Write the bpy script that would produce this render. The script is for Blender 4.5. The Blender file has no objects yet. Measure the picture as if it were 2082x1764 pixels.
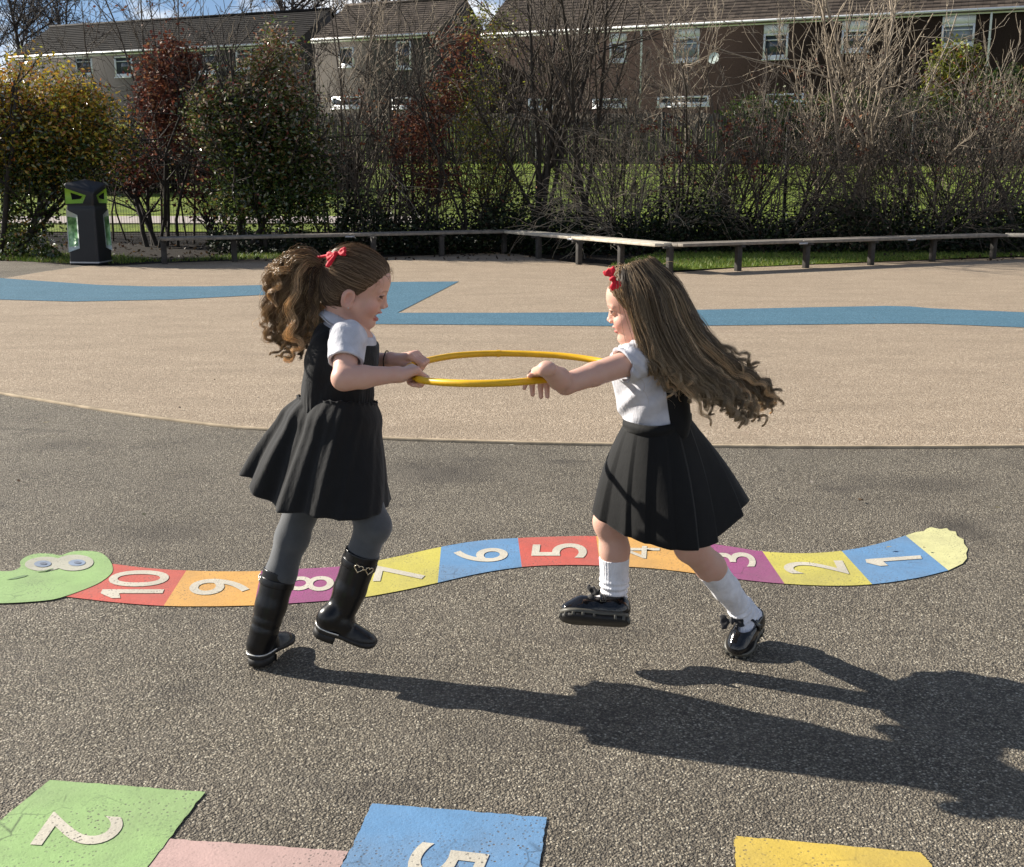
import bpy, math, random
import numpy as np
from mathutils import Vector, Matrix

C = bpy.context.scene.collection
RNG = np.random.default_rng(7)
random.seed(7)
R = math.radians

# ------------------------------------------------------------------ camera
FPX, CXP, CYP, HC, TH = 2300.0, 1041.0, 882.0, 1.30, R(12.79)
CT, ST = math.cos(TH), math.sin(TH)

def ray(x, y):
    u, v = (x - CXP) / FPX, (CYP - y) / FPX
    return np.array([u, CT + v * ST, -ST + v * CT])

def P(x, y, Y):
    """world point seen in direction (x, y) at distance Y in front of the camera"""
    d = ray(x, y); t = Y / d[1]
    return np.array([0, 0, HC]) + d * t

def G(x, y, z=0.0):
    """world point on the level z"""
    d = ray(x, y); t = (z - HC) / d[2]
    return np.array([0, 0, HC]) + d * t

cam_d = bpy.data.cameras.new('camera'); cam = bpy.data.objects.new('camera', cam_d); C.objects.link(cam)
cam.location = (0, 0, HC); cam.rotation_euler = (math.pi / 2 - TH, 0, 0)
cam_d.lens = 36.0 * FPX / 2082.0; cam_d.sensor_width = 36; cam_d.clip_start = 0.05; cam_d.clip_end = 2000
bpy.context.scene.camera = cam

# ------------------------------------------------------------------ objects
def tag(o, label=None, cat=None, group=None, kind=None):
    if label: o['label'] = label
    if cat: o['category'] = cat
    if group: o['group'] = group
    if kind: o['kind'] = kind
    return o

def empty(name, loc=(0, 0, 0), label=None, cat=None, group=None):
    o = bpy.data.objects.new(name, None); C.objects.link(o)
    o.location = tuple(float(v) for v in loc); o.empty_display_size = 0.1
    bpy.context.view_layer.update()
    return tag(o, label, cat, group)

def wpos(o):
    p = np.zeros(3)
    while o is not None: p += np.array(o.location); o = o.parent
    return p

def build(name, verts, faces, mat=None, parent=None, smooth=False, col=None, fcol=None):
    """verts (N,3) in world space; faces: (M,3)/(M,4) array or a list of such arrays / index lists; ONE mesh object"""
    verts = np.asarray(verts, dtype=np.float64).reshape(-1, 3)
    if parent is not None:
        verts = verts - wpos(parent)
    me = bpy.data.meshes.new(name)
    if isinstance(faces, np.ndarray): groups = [faces]
    else:
        groups = []
        for f in faces:
            if isinstance(f, np.ndarray) and f.ndim == 2: groups.append(f)
            else: groups.append(np.array([list(f)], dtype=np.int64))
    groups = [g for g in groups if len(g)]
    nl = sum(g.size for g in groups); npl = sum(len(g) for g in groups)
    me.vertices.add(len(verts)); me.vertices.foreach_set('co', verts.astype(np.float32).ravel())
    me.loops.add(nl); me.polygons.add(npl)
    li = np.concatenate([g.ravel() for g in groups]).astype(np.int32)
    ls = np.concatenate([np.full(len(g), g.shape[1], dtype=np.int64) for g in groups])
    starts = np.concatenate([[0], np.cumsum(ls)[:-1]]).astype(np.int32)
    me.loops.foreach_set('vertex_index', li)
    me.polygons.foreach_set('loop_start', starts)
    if smooth: me.polygons.foreach_set('use_smooth', np.ones(npl, dtype=bool))
    me.update(calc_edges=True); me.validate()
    if col is not None:
        a = me.color_attributes.new('Col', 'FLOAT_COLOR', 'POINT')
        c = np.ones((len(verts), 4), np.float32); c[:, :3] = col
        a.data.foreach_set('color', c.ravel())
    if mat is not None: me.materials.append(mat)
    o = bpy.data.objects.new(name, me); C.objects.link(o)
    if parent is not None: o.parent = parent
    return o

class MB:
    """collects simple solids for one mesh"""
    def __init__(s): s.v = []; s.f = []; s.n = 0
    def add(s, v, f):
        v = np.asarray(v, float).reshape(-1, 3)
        fs = f if isinstance(f, list) else [f]
        for g in fs:
            g = np.asarray(g)
            if g.ndim == 1: g = g[None]
            s.f.append(g + s.n)
        s.v.append(v); s.n += len(v); return s
    def box(s, c, size, M=None, bev=0.0):
        hx, hy, hz = [k / 2 for k in size]
        b = bev
        if b <= 0:
            v = np.array([[x, y, z] for x in (-hx, hx) for y in (-hy, hy) for z in (-hz, hz)])
            f = np.array([[0, 1, 3, 2], [4, 6, 7, 5], [0, 4, 5, 1], [2, 3, 7, 6], [0, 2, 6, 4], [1, 5, 7, 3]])
            fl = [f]
        else:
            bm = __import__('bmesh').new(); import bmesh
            bmesh.ops.create_cube(bm, size=1.0)
            for q in bm.verts: q.co = (q.co.x * size[0], q.co.y * size[1], q.co.z * size[2])
            bmesh.ops.bevel(bm, geom=list(bm.edges), offset=b, segments=2, profile=0.5, affect='EDGES')
            bm.verts.index_update()
            v = np.array([list(q.co) for q in bm.verts]); fl = [np.array([[q.index for q in f.verts]]) for f in bm.faces]; bm.free()
        if M is not None: v = v @ np.asarray(M).T
        return s.add(v + np.asarray(c, float), fl)
    def prism(s, poly, z0, z1):
        """vertical prism over a plan polygon"""
        n = len(poly); p = np.asarray(poly, float)[:, :2]
        v = np.concatenate([np.c_[p, np.full(n, z0)], np.c_[p, np.full(n, z1)]])
        i = np.arange(n); j = (i + 1) % n
        return s.add(v, [np.c_[i, j, j + n, i + n], np.arange(n)[::-1][None], (np.arange(n) + n)[None]])
    def hexa(s, q0, q1):
        """solid between two 4-corner faces"""
        v = np.concatenate([np.asarray(q0, float), np.asarray(q1, float)])
        return s.add(v, np.array([[3, 2, 1, 0], [4, 5, 6, 7], [0, 1, 5, 4], [1, 2, 6, 5], [2, 3, 7, 6], [3, 0, 4, 7]]))
    def tube(s, pts, rad, k=6, cap=True):
        v, f = tubes(np.asarray(pts, float)[None], np.asarray(rad, float) * np.ones((1, len(pts))), k)
        s.add(v, f)
        if cap:
            n = s.n - len(v); m = len(pts)
            s.f.append(np.arange(k)[::-1][None] + n); s.f.append(np.arange(k)[None] + n + (m - 1) * k)
        return s
    def build(s, name, mat=None, parent=None, smooth=False):
        return build(name, np.concatenate(s.v), s.f, mat, parent, smooth)

def tubes(pl, rad, k=4):
    """pl (S,n,3) polylines, rad (S,n): swept tubes -> verts, quads"""
    S, n, _ = pl.shape
    t = np.gradient(pl, axis=1); t /= np.linalg.norm(t, axis=2, keepdims=True) + 1e-12
    mean = pl[:, -1] - pl[:, 0]; mean = mean / (np.linalg.norm(mean, axis=1, keepdims=True) + 1e-9)
    ref = np.where(np.abs(mean[:, 2:3]) < 0.75, np.array([[0, 0, 1.0]]), np.array([[0.35, 0.93, 0.05]]))[:, None, :]
    a = np.cross(t, ref); a /= np.linalg.norm(a, axis=2, keepdims=True) + 1e-9
    b = np.cross(t, a)
    ang = np.arange(k) * 2 * np.pi / k
    off = a[:, :, None, :] * np.cos(ang)[None, None, :, None] + b[:, :, None, :] * np.sin(ang)[None, None, :, None]
    v = pl[:, :, None, :] + off * rad[:, :, None, None]
    idx = np.arange(S * n * k).reshape(S, n, k)
    i0 = idx[:, :-1, :]; i1 = idx[:, 1:, :]
    q = np.stack([i0, np.roll(i0, -1, 2), np.roll(i1, -1, 2), i1], axis=-1)
    return v.reshape(-1, 3), q.reshape(-1, 4)

def spline(pts, n, closed=False):
    """Catmull-Rom through pts"""
    p = np.asarray(pts, float); m = len(p)
    if closed: q = np.concatenate([p[-1:], p, p[:2]]); seg = m
    else: q = np.concatenate([2 * p[:1] - p[1:2], p, 2 * p[-1:] - p[-2:-1]]); seg = m - 1
    u = np.linspace(0, seg, n, endpoint=not closed); i = np.minimum(u.astype(int), seg - 1); f = (u - i)[:, None]
    a, b, c, d = q[i], q[i + 1], q[i + 2], q[i + 3]
    return 0.5 * (2 * b + (c - a) * f + (2 * a - 5 * b + 4 * c - d) * f ** 2 + (3 * b - a - 3 * c + d) * f ** 3)

def unit(v):
    v = np.asarray(v, float); return v / (np.linalg.norm(v) + 1e-12)

# ------------------------------------------------------------------ materials
class NT:
    def __init__(s, name):
        s.m = bpy.data.materials.new(name); s.m.use_nodes = True; s.t = s.m.node_tree
        s.b = s.t.nodes['Principled BSDF']; s.out = s.t.nodes['Material Output']
    def n(s, typ, **kw):
        o = s.t.nodes.new(typ)
        for k, v in kw.items():
            if k.startswith('i_'):
                key = k[2:].replace('_', ' ')
                o.inputs[int(key) if key.isdigit() else key].default_value = v
            else: setattr(o, k, v)
        return o
    def l(s, a, b): s.t.links.new(a, b); return s
    def coord(s, scale=1.0, kind='Object'):
        tc = s.n('ShaderNodeTexCoord')
        if scale == 1.0: return tc.outputs[kind]
        mp = s.n('ShaderNodeMapping'); sc = scale if isinstance(scale, tuple) else (scale,) * 3
        mp.inputs['Scale'].default_value = sc; s.l(tc.outputs[kind], mp.inputs['Vector']); return mp.outputs[0]
    def noise(s, vec, scale, detail=3, rough=0.55):
        o = s.n('ShaderNodeTexNoise', i_Scale=scale, i_Detail=detail, i_Roughness=rough); s.l(vec, o.inputs['Vector']); return o.outputs['Fac']
    def voro(s, vec, scale, feature='F1'):
        o = s.n('ShaderNodeTexVoronoi', i_Scale=scale, feature=feature); s.l(vec, o.inputs['Vector']); return o
    def ramp(s, fac, stops, interp='LINEAR'):
        o = s.n('ShaderNodeValToRGB'); r = o.color_ramp; r.interpolation = interp
        while len(r.elements) < len(stops): r.elements.new(0.5)
        for e, (p, c) in zip(r.elements, stops):
            e.position = p; e.color = (*c, 1) if hasattr(c, '__len__') else (c, c, c, 1)
        s.l(fac, o.inputs[0]); return o.outputs[0]
    def mix(s, fac, a, b, mode='MIX'):
        o = s.n('ShaderNodeMix', data_type='RGBA', blend_type=mode)
        for sock, val in ((o.inputs[0], fac), (o.inputs[6], a), (o.inputs[7], b)):
            if hasattr(val, 'links'): s.l(val, sock)
            else: sock.default_value = (*val, 1) if hasattr(val, '__len__') else val
        return o.outputs[2]
    def math(s, op, a, b=0.0):
        o = s.n('ShaderNodeMath', operation=op)
        for sock, val in ((o.inputs[0], a), (o.inputs[1], b)):
            if hasattr(val, 'links'): s.l(val, sock)
            else: sock.default_value = val
        return o.outputs[0]
    def bump(s, h, strength=0.3, dist=0.01, prev=None):
        o = s.n('ShaderNodeBump', i_Strength=strength, i_Distance=dist); s.l(h, o.inputs['Height'])
        if prev is not None: s.l(prev, o.inputs['Normal'])
        s.l(o.outputs[0], s.b.inputs['Normal']); return o.outputs[0]
    def base(s, c, rough=0.7, spec=0.5, metal=0.0):
        for k, v in (('Base Color', c), ('Roughness', rough), ('Specular IOR Level', spec), ('Metallic', metal)):
            if hasattr(v, 'links'): s.l(v, s.b.inputs[k])
            else: s.b.inputs[k].default_value = (*v, 1) if hasattr(v, '__len__') else v
        return s

def m_simple(name, c, rough=0.6, spec=0.5, metal=0.0, var=0.0, vscale=20, bump=0.0, bscale=200, bdist=0.002):
    n = NT(name); co = n.coord()
    col = c
    if var > 0:
        f = n.noise(co, vscale, 4)
        col = n.ramp(f, [(0.3, tuple(k * (1 - var) for k in c)), (0.7, tuple(min(1, k * (1 + var)) for k in c))])
    n.base(col, rough, spec, metal)
    if bump > 0: n.bump(n.noise(co, bscale, 3), bump, bdist)
    return n.m

def m_paint(name, c, wear=0.5, chip=(0.10, 0.09, 0.08)):
    """thermoplastic playground paint: pitted, with worn and dirty patches of its own"""
    n = NT(name); co = n.coord()
    f1 = n.noise(co, 9, 5, 0.65); f2 = n.noise(co, 70, 3)
    col = n.ramp(f1, [(0.25, tuple(k * 0.82 for k in c)), (0.55, c), (0.8, tuple(min(1, k * 1.06) for k in c))])
    col = n.mix(n.ramp(f2, [(0.35, 0.0), (0.75, 0.35)]), col, tuple(k * 0.78 for k in c))
    pit = n.voro(co, 95); pm = n.ramp(pit.outputs['Distance'], [(0.17, 1.0), (0.30, 0.0)])
    patch = n.ramp(n.noise(co, 4.5, 4, 0.6), [(0.46, 0.15), (0.66, 1.0)])
    pm2 = n.math('MULTIPLY', pm, patch)
    fine = n.voro(co, 240); sc = n.ramp(fine.outputs['Color'], [(0.55, 0.0), (0.9, 1.0)])
    worn = n.math('MULTIPLY', n.ramp(n.noise(co, 6.5, 5, 0.7), [(0.50, 0.0), (0.66, 1.0)]), sc)
    worn = n.math('MULTIPLY', worn, wear)
    dirt = n.ramp(n.noise(co, 2.6, 5, 0.6), [(0.42, 0.0), (0.75, 0.38)]); col = n.mix(dirt, col, (0.17, 0.155, 0.13))
    crack = n.n('ShaderNodeTexVoronoi', feature='DISTANCE_TO_EDGE', i_Scale=13.0); n.l(co, crack.inputs['Vector'])
    ck = n.math('MULTIPLY', n.ramp(crack.outputs['Distance'], [(0.0, 1.0), (0.035, 0.0)]), n.ramp(n.noise(co, 3.5, 4, 0.6), [(0.56, 0.0), (0.66, wear)]))
    col = n.mix(pm2, col, chip); col = n.mix(worn, col, tuple(k * 0.3 + 0.04 for k in c)); col = n.mix(ck, col, tuple(k * 0.2 + 0.02 for k in c))
    n.base(col, 0.75, 0.3)
    h = n.math('ADD', n.noise(co, 160, 3), n.math('MULTIPLY', pm2, -0.8))
    n.bump(h, 0.5, 0.0018)
    return n.m
# ------------------------------------------------------------------ sky, sun
SUN_EL, SUN_AZ = R(29.3), R(22)       # the sun stands to the left and a little behind the children
sdir = np.array([-math.cos(SUN_AZ) * math.cos(SUN_EL), math.sin(SUN_AZ) * math.cos(SUN_EL), math.sin(SUN_EL)])
sun_d = bpy.data.lights.new('sun', 'SUN'); sun_d.energy = 5.0; sun_d.angle = R(0.53); sun_d.color = (1.0, 0.93, 0.82)
sun = bpy.data.objects.new('sun', sun_d); C.objects.link(sun)
sun.rotation_euler = Vector(sdir).to_track_quat('Z', 'Y').to_euler(); sun.location = (-6, 4, 8)

W = bpy.data.worlds.new('World'); bpy.context.scene.world = W; W.use_nodes = True
wt = W.node_tree; bg = wt.nodes['Background']; wl = wt.links.new
sky = wt.nodes.new('ShaderNodeTexSky'); sky.sky_type = 'NISHITA'; sky.sun_disc = False
sky.sun_elevation = SUN_EL; sky.sun_rotation = math.atan2(sdir[0], sdir[1]); sky.air_density = 1.0; sky.dust_density = 0.3; sky.ozone_density = 2.5
tc = wt.nodes.new('ShaderNodeTexCoord')
# a little lift of the direction keeps the low sky as blue as a clear spring day
lift = wt.nodes.new('ShaderNodeVectorMath'); lift.operation = 'ADD'; lift.inputs[1].default_value = (0, 0, 0.13)
wl(tc.outputs['Generated'], lift.inputs[0]); wl(lift.outputs[0], sky.inputs[0])
mp = wt.nodes.new('ShaderNodeMapping'); mp.inputs['Scale'].default_value = (1, 1, 2.6); mp.inputs['Location'].default_value = (0.35, 0.1, 0.0)
wl(tc.outputs['Generated'], mp.inputs[0])
nz = wt.nodes.new('ShaderNodeTexNoise'); nz.inputs['Scale'].default_value = 6.5; nz.inputs['Detail'].default_value = 8; nz.inputs['Roughness'].default_value = 0.58
wl(mp.outputs[0], nz.inputs['Vector'])
rp = wt.nodes.new('ShaderNodeValToRGB'); rp.color_ramp.elements[0].position = 0.42; rp.color_ramp.elements[1].position = 0.54
wl(nz.outputs['Fac'], rp.inputs[0])
mx = wt.nodes.new('ShaderNodeMix'); mx.data_type = 'RGBA'; sx = wt.nodes.new('ShaderNodeSeparateXYZ'); wl(tc.outputs['Generated'], sx.inputs[0])
mr = wt.nodes.new('ShaderNodeMapRange'); mr.inputs[1].default_value = 0.25; mr.inputs[2].default_value = 0.5; mr.inputs[3].default_value = 1.0; mr.inputs[4].default_value = 0.12
wl(sx.outputs[2], mr.inputs[0]); ml = wt.nodes.new('ShaderNodeMath'); ml.operation = 'MULTIPLY'; wl(rp.outputs[0], ml.inputs[0]); wl(mr.outputs[0], ml.inputs[1]); wl(ml.outputs[0], mx.inputs[0]); wl(sky.outputs[0], mx.inputs[6])
mx.inputs[7].default_value = (9.5, 9.7, 10.0, 1)
wl(mx.outputs[2], bg.inputs['Color']); bg.inputs['Strength'].default_value = 0.062

sc = bpy.context.scene
sc.view_settings.view_transform = 'Standard'; sc.view_settings.look = 'None'; sc.view_settings.gamma = 1.0
sc.view_settings.use_curve_mapping = False; sc.view_settings.exposure = 0.95
sc.render.engine = 'CYCLES'
cy = sc.cycles; cy.max_bounces = 6; cy.diffuse_bounces = 3; cy.glossy_bounces = 3; cy.transmission_bounces = 4; cy.transparent_max_bounces = 8
cy.use_denoising = True; cy.caustics_reflective = False; cy.caustics_refractive = False; cy.sample_clamp_indirect = 6

# ------------------------------------------------------------------ ground materials
def mat_asphalt():
    n = NT('asphalt'); co = n.coord()
    v = n.voro(co, 175); v2 = n.voro(co, 310)
    st = [(0.0, (0.034, 0.029, 0.021)), (0.35, (0.116, 0.098, 0.072)), (0.62, (0.225, 0.192, 0.142)), (0.84, (0.38, 0.33, 0.245)), (0.94, (0.64, 0.57, 0.44)), (1.0, (0.90, 0.83, 0.67))]
    sep = n.n('ShaderNodeSeparateColor'); n.l(v.outputs['Color'], sep.inputs[0])
    sep2 = n.n('ShaderNodeSeparateColor'); n.l(v2.outputs['Color'], sep2.inputs[0])
    c1 = n.ramp(sep.outputs[0], st); c2 = n.ramp(sep2.outputs[0], st)
    col = n.mix(0.42, c1, c2)
    edge = n.ramp(v.outputs['Distance'], [(0.3, 0.0), (0.75, 0.75)])
    col = n.mix(edge, col, (0.045, 0.038, 0.032))
    big = n.noise(co, 1.1, 4, 0.6)
    col = n.mix(n.ramp(big, [(0.35, 0.5), (0.60, 0.0)]), col, n.mix(0.6, col, (0.045, 0.038, 0.03)))
    wet = n.noise(n.coord((0.9, 1.6, 1.0)), 1.9, 5, 0.55)
    col = n.mix(n.ramp(wet, [(0.60, 0.0), (0.72, 0.55)]), col, (0.035, 0.03, 0.026))
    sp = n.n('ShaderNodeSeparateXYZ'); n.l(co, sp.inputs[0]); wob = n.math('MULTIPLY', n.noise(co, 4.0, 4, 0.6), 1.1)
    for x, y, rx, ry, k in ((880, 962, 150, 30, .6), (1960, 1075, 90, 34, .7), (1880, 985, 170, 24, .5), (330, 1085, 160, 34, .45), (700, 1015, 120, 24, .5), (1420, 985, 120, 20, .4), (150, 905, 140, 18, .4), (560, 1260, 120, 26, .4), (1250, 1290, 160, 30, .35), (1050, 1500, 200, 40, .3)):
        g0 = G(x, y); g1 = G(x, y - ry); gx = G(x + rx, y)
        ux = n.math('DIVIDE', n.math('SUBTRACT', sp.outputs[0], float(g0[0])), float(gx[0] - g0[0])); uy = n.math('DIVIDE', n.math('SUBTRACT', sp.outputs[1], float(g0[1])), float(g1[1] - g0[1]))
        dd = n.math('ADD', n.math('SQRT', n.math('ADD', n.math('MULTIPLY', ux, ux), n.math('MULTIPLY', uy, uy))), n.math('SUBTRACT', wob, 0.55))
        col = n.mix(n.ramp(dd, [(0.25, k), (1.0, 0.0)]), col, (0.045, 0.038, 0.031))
    mid = n.noise(co, 5.0, 4)
    col = n.mix(n.ramp(mid, [(0.4, 0.0), (0.75, 0.3)]), col, (0.20, 0.175, 0.14))
    n.base(col, 0.82, 0.35)
    h = n.math('ADD', n.math('MULTIPLY', v.outputs['Distance'], -1.0), n.math('MULTIPLY', v2.outputs['Distance'], -0.5))
    n.bump(h, 0.9, 0.006); return n.m

def mat_wetpour(name, dark, mid_c, light, stain=0.2):
    n = NT(name); co = n.coord()
    v = n.voro(co, 210); v2 = n.voro(co, 95)
    sep = n.n('ShaderNodeSeparateColor'); n.l(v.outputs['Color'], sep.inputs[0])
    sep2 = n.n('ShaderNodeSeparateColor'); n.l(v2.outputs['Color'], sep2.inputs[0])
    st = [(0.0, dark), (0.25, mid_c), (0.75, mid_c), (1.0, light)]
    col = n.mix(0.5, n.ramp(sep.outputs[0], st), n.ramp(sep2.outputs[0], st))
    co2 = n.coord((1.0, 2.4, 1.0))
    big = n.noise(co2, 1.4, 5, 0.6)
    col = n.mix(n.ramp(big, [(0.3, stain), (0.6, 0.0)]), col, tuple(k * 0.62 for k in mid_c))
    speck = n.ramp(n.voro(co, 26).outputs['Distance'], [(0.05, 1.0), (0.10, 0.0)])
    col = n.mix(n.math('MULTIPLY', speck, 0.45), col, tuple(k * 0.4 for k in dark))
    n.base(col, 0.9, 0.25)
    n.bump(n.math('MULTIPLY', n.math('ADD', v.outputs['Distance'], v2.outputs['Distance']), -1.0), 0.7, 0.005)
    return n.m

def mat_grass(name, c0, c1, c2, scale=6):
    n = NT(name); co = n.coord()
    a = n.noise(co, scale, 6, 0.7); b = n.noise(co, 0.35, 4, 0.6); c = n.noise(n.coord((3.0, 3.0, 1.0)), 14, 4, 0.8)
    col = n.ramp(a, [(0.3, c0), (0.5, c1), (0.72, c2)])
    col = n.mix(n.ramp(b, [(0.42, 0.0), (0.62, 0.55)]), col, tuple(k * f for k, f in zip(c0, (1.3, 0.9, 0.8))))
    col = n.mix(n.ramp(c, [(0.45, 0.0), (0.8, 0.5)]), col, c2)
    n.base(col, 0.85, 0.2); n.bump(a, 1.0, 0.08); return n.m

def mat_soil():
    n = NT('soil'); co = n.coord(); v = n.voro(co, 22); f = n.noise(co, 6, 6, 0.7)
    col = n.ramp(f, [(0.3, (0.008, 0.006, 0.005)), (0.6, (0.017, 0.013, 0.009)), (0.8, (0.035, 0.025, 0.016))])
    leaf = n.ramp(v.outputs['Distance'], [(0.12, 1.0), (0.2, 0.0)])
    sep = n.n('ShaderNodeSeparateColor'); n.l(v.outputs['Color'], sep.inputs[0])
    on = n.math('MULTIPLY', leaf, n.ramp(sep.outputs[0], [(0.6, 0.0), (0.65, 1.0)]))
    col = n.mix(on, col, (0.13, 0.085, 0.05))
    n.base(col, 0.95, 0.2); n.bump(f, 0.8, 0.03); return n.m

M = {}
M['asphalt'] = mat_asphalt()
M['tan'] = mat_wetpour('tan_wetpour', (0.11, 0.08, 0.053), (0.335, 0.262, 0.188), (0.66, 0.55, 0.42), 0.4)
M['blue'] = mat_wetpour('blue_wetpour', (0.02, 0.055, 0.085), (0.072, 0.165, 0.235), (0.18, 0.31, 0.39), 0.25)
M['lawn'] = mat_grass('lawn_grass', (0.045, 0.075, 0.012), (0.13, 0.19, 0.022), (0.30, 0.34, 0.05), 3.0)
M['soil'] = mat_soil()
M['path'] = m_simple('path_tarmac', (0.40, 0.35, 0.32), 0.9, 0.2, var=0.12, vscale=8, bump=0.3, bscale=90)
M['edging'] = m_simple('edging_timber', (0.40, 0.32, 0.22), 0.85, 0.2, var=0.3, vscale=9, bump=0.3, bscale=60)

# ------------------------------------------------------------------ terrain
def terr(x, Y):
    x = np.asarray(x, float); Y = np.asarray(Y, float)
    z = np.interp(Y, [-50, 20, 23.5, 24.6, 45, 60, 90, 400], [-0.012, -0.012, 0.14, 0.25, 1.92, 4.05, 4.6, 5.0])
    return z

def grid_sheet(name, xs, ys, zoff, mat, kind='structure'):
    X, Y = np.meshgrid(xs, ys); Z = terr(X, Y) + zoff
    v = np.c_[X.ravel(), Y.ravel(), Z.ravel()]
    nx = len(xs); i = np.arange(len(v)).reshape(len(ys), nx)
    q = np.stack([i[:-1, :-1], i[:-1, 1:], i[1:, 1:], i[1:, :-1]], -1).reshape(-1, 4)
    return tag(build(name, v, q, mat, smooth=True), kind=kind)

grid_sheet('ground', np.linspace(-260, 260, 40), np.r_[np.linspace(-60, 18, 6), 20, 21, 22, 23.5, 24.6, 26, 30, 35, 40, 45, 50, 55, 60, 90, 200, 500], 0.0, M['soil'])
grid_sheet('lawn', np.linspace(-60, 60, 60), np.r_[23.8, 24.6, 26, 28, 30, 35, 40, 45, 50, 55, 60, 75], 0.02, M['lawn'])
grid_sheet('path', np.linspace(-22, -2.2, 12), np.r_[25.0, 25.6, 26.3], 0.035, M['path'])

def flat(name, pts, z, mat, kind=None, parent=None):
    """a level sheet laid over the plan polygon pts (world x, Y)"""
    p = np.asarray(pts, float)[:, :2]
    from mathutils.geometry import tessellate_polygon
    t = tessellate_polygon([[Vector((a, b, 0)) for a, b in p]])
    f = np.array([list(q) for q in t])
    a, b, c = p[f[:, 0]], p[f[:, 1]], p[f[:, 2]]
    cr = (b[:, 0] - a[:, 0]) * (c[:, 1] - a[:, 1]) - (b[:, 1] - a[:, 1]) * (c[:, 0] - a[:, 0])
    f = np.where((cr < 0)[:, None], f[:, ::-1], f)
    o = build(name, np.c_[p, np.full(len(p), z)], f, mat, parent)
    return tag(o, kind=kind)

def gp(seq, n=None, closed=False):
    q = np.array([G(x, y)[:2] for x, y in seq])
    return spline(q, n, closed) if n else q

# asphalt playground, with its back edge along the bushes
ab = gp([(-900, 530), (-300, 528), (0, 531), (60, 533), (173, 541), (240, 541)])
flat('playground', np.r_[[(-22, -12), (22, -12), (22, 15)], [G(2500, 540)[:2], G(1360, 560)[:2], G(900, 560)[:2]], ab[::-1]], 0.0, M['asphalt'], 'structure')
front = [(-700, 690), (-300, 745), (0, 801), (65, 812), (249, 842), (449, 868), (563, 877), (768, 893), (1038, 902), (1230, 906), (1605, 911), (2082, 910), (2600, 900), (3400, 880)]
fr = gp(front, 120)
back = gp([(2700, 517), (2082, 524), (1895, 530), (1770, 535), (1638, 540), (1500, 546), (1362, 556), (1262, 547), (1180, 537), (1097, 525), (1025, 514), (897, 519), (760, 525), (480, 531), (335, 536), (245, 541), (173, 542), (90, 553), (20, 565), (-60, 578), (-400, 620)])
flat('wet_pour_surface', np.r_[fr, back], 0.004, M['tan'], 'structure')
# blue band with its zigzag
bl = [(-300, 550), (0, 567), (100, 574), (200, 581), (299, 584), (420, 584), (548, 581), (793, 575), (933, 574), (808, 638), (1038, 638), (1230, 637), (1416, 632), (1640, 627), (1800, 624), (1850, 625), (1896, 629), (2082, 637), (2400, 648), (2400, 682), (2082, 668), (1960, 663), (1877, 660), (1800, 660), (1640, 662), (1450, 664), (1230, 665), (1038, 663), (768, 661), (600, 662), (700, 597), (543, 601), (349, 611), (150, 615), (0, 611), (-300, 600)]
flat('blue_band_surface', gp(bl), 0.008, M['blue'], 'structure')
# thin timber edging between the tan and the grey surface
e = fr; t = np.gradient(e, axis=0); t /= np.linalg.norm(t, axis=1, keepdims=True); nn = np.c_[-t[:, 1], t[:, 0]] * 0.012
mb = MB(); ii = np.arange(len(e) - 1); k = len(e)
vv = np.concatenate([np.c_[e - nn, np.full(k, -0.01)], np.c_[e + nn, np.full(k, -0.01)], np.c_[e + nn, np.full(k, 0.012)], np.c_[e - nn, np.full(k, 0.012)]])
mb.add(vv, np.concatenate([np.c_[ii + a * k, ii + 1 + a * k, ii + 1 + b * k, ii + b * k] for a, b in ((0, 1), (1, 2), (2, 3), (3, 0))]))
tag(mb.build('path_edging', M['edging']), kind='structure')

# ------------------------------------------------------------------ painted games
PAINT = {k: m_paint('paint_' + k, c, w) for k, c, w in (
    ('green', (0.28, 0.43, 0.17), 0.9), ('red', (0.52, 0.105, 0.08), 0.6), ('orange', (0.62, 0.34, 0.095), 0.5),
    ('purple', (0.29, 0.075, 0.19), 1.0), ('yellow', (0.54, 0.48, 0.10), 0.5), ('blue', (0.125, 0.265, 0.46), 0.7),
    ('white', (0.56, 0.52, 0.43), 0.4), ('eyewhite', (0.44, 0.43, 0.35), 0.4), ('iris', (0.24, 0.30, 0.40), 0.3), ('pupil', (0.15, 0.18, 0.24), 0.2), ('grey', (0.16, 0.26, 0.12), 0.1),
    ('pink', (0.50, 0.34, 0.31), 0.4), ('gold', (0.58, 0.42, 0.08), 0.4), ('cream', (0.62, 0.60, 0.30), 0.3))}

def glyph(txt):
    cu = bpy.data.curves.new('glyph', 'FONT'); cu.body = txt; cu.resolution_u = 6; cu.space_character = 0.92; cu.offset = 0.0 if txt == '4' else 0.005
    o = bpy.data.objects.new('glyph', cu); C.objects.link(o); bpy.context.view_layer.update()
    dg = bpy.context.evaluated_depsgraph_get(); me = o.evaluated_get(dg).to_mesh()
    v = np.array([list(q.co) for q in me.vertices])[:, :2]; f = [np.array([list(p.vertices)]) for p in me.polygons]
    o.evaluated_get(dg).to_mesh_clear(); bpy.data.objects.remove(o); bpy.data.curves.remove(cu)
    lo, hi = v.min(0), v.max(0)
    return (v - lo) / (hi - lo), f

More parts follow.
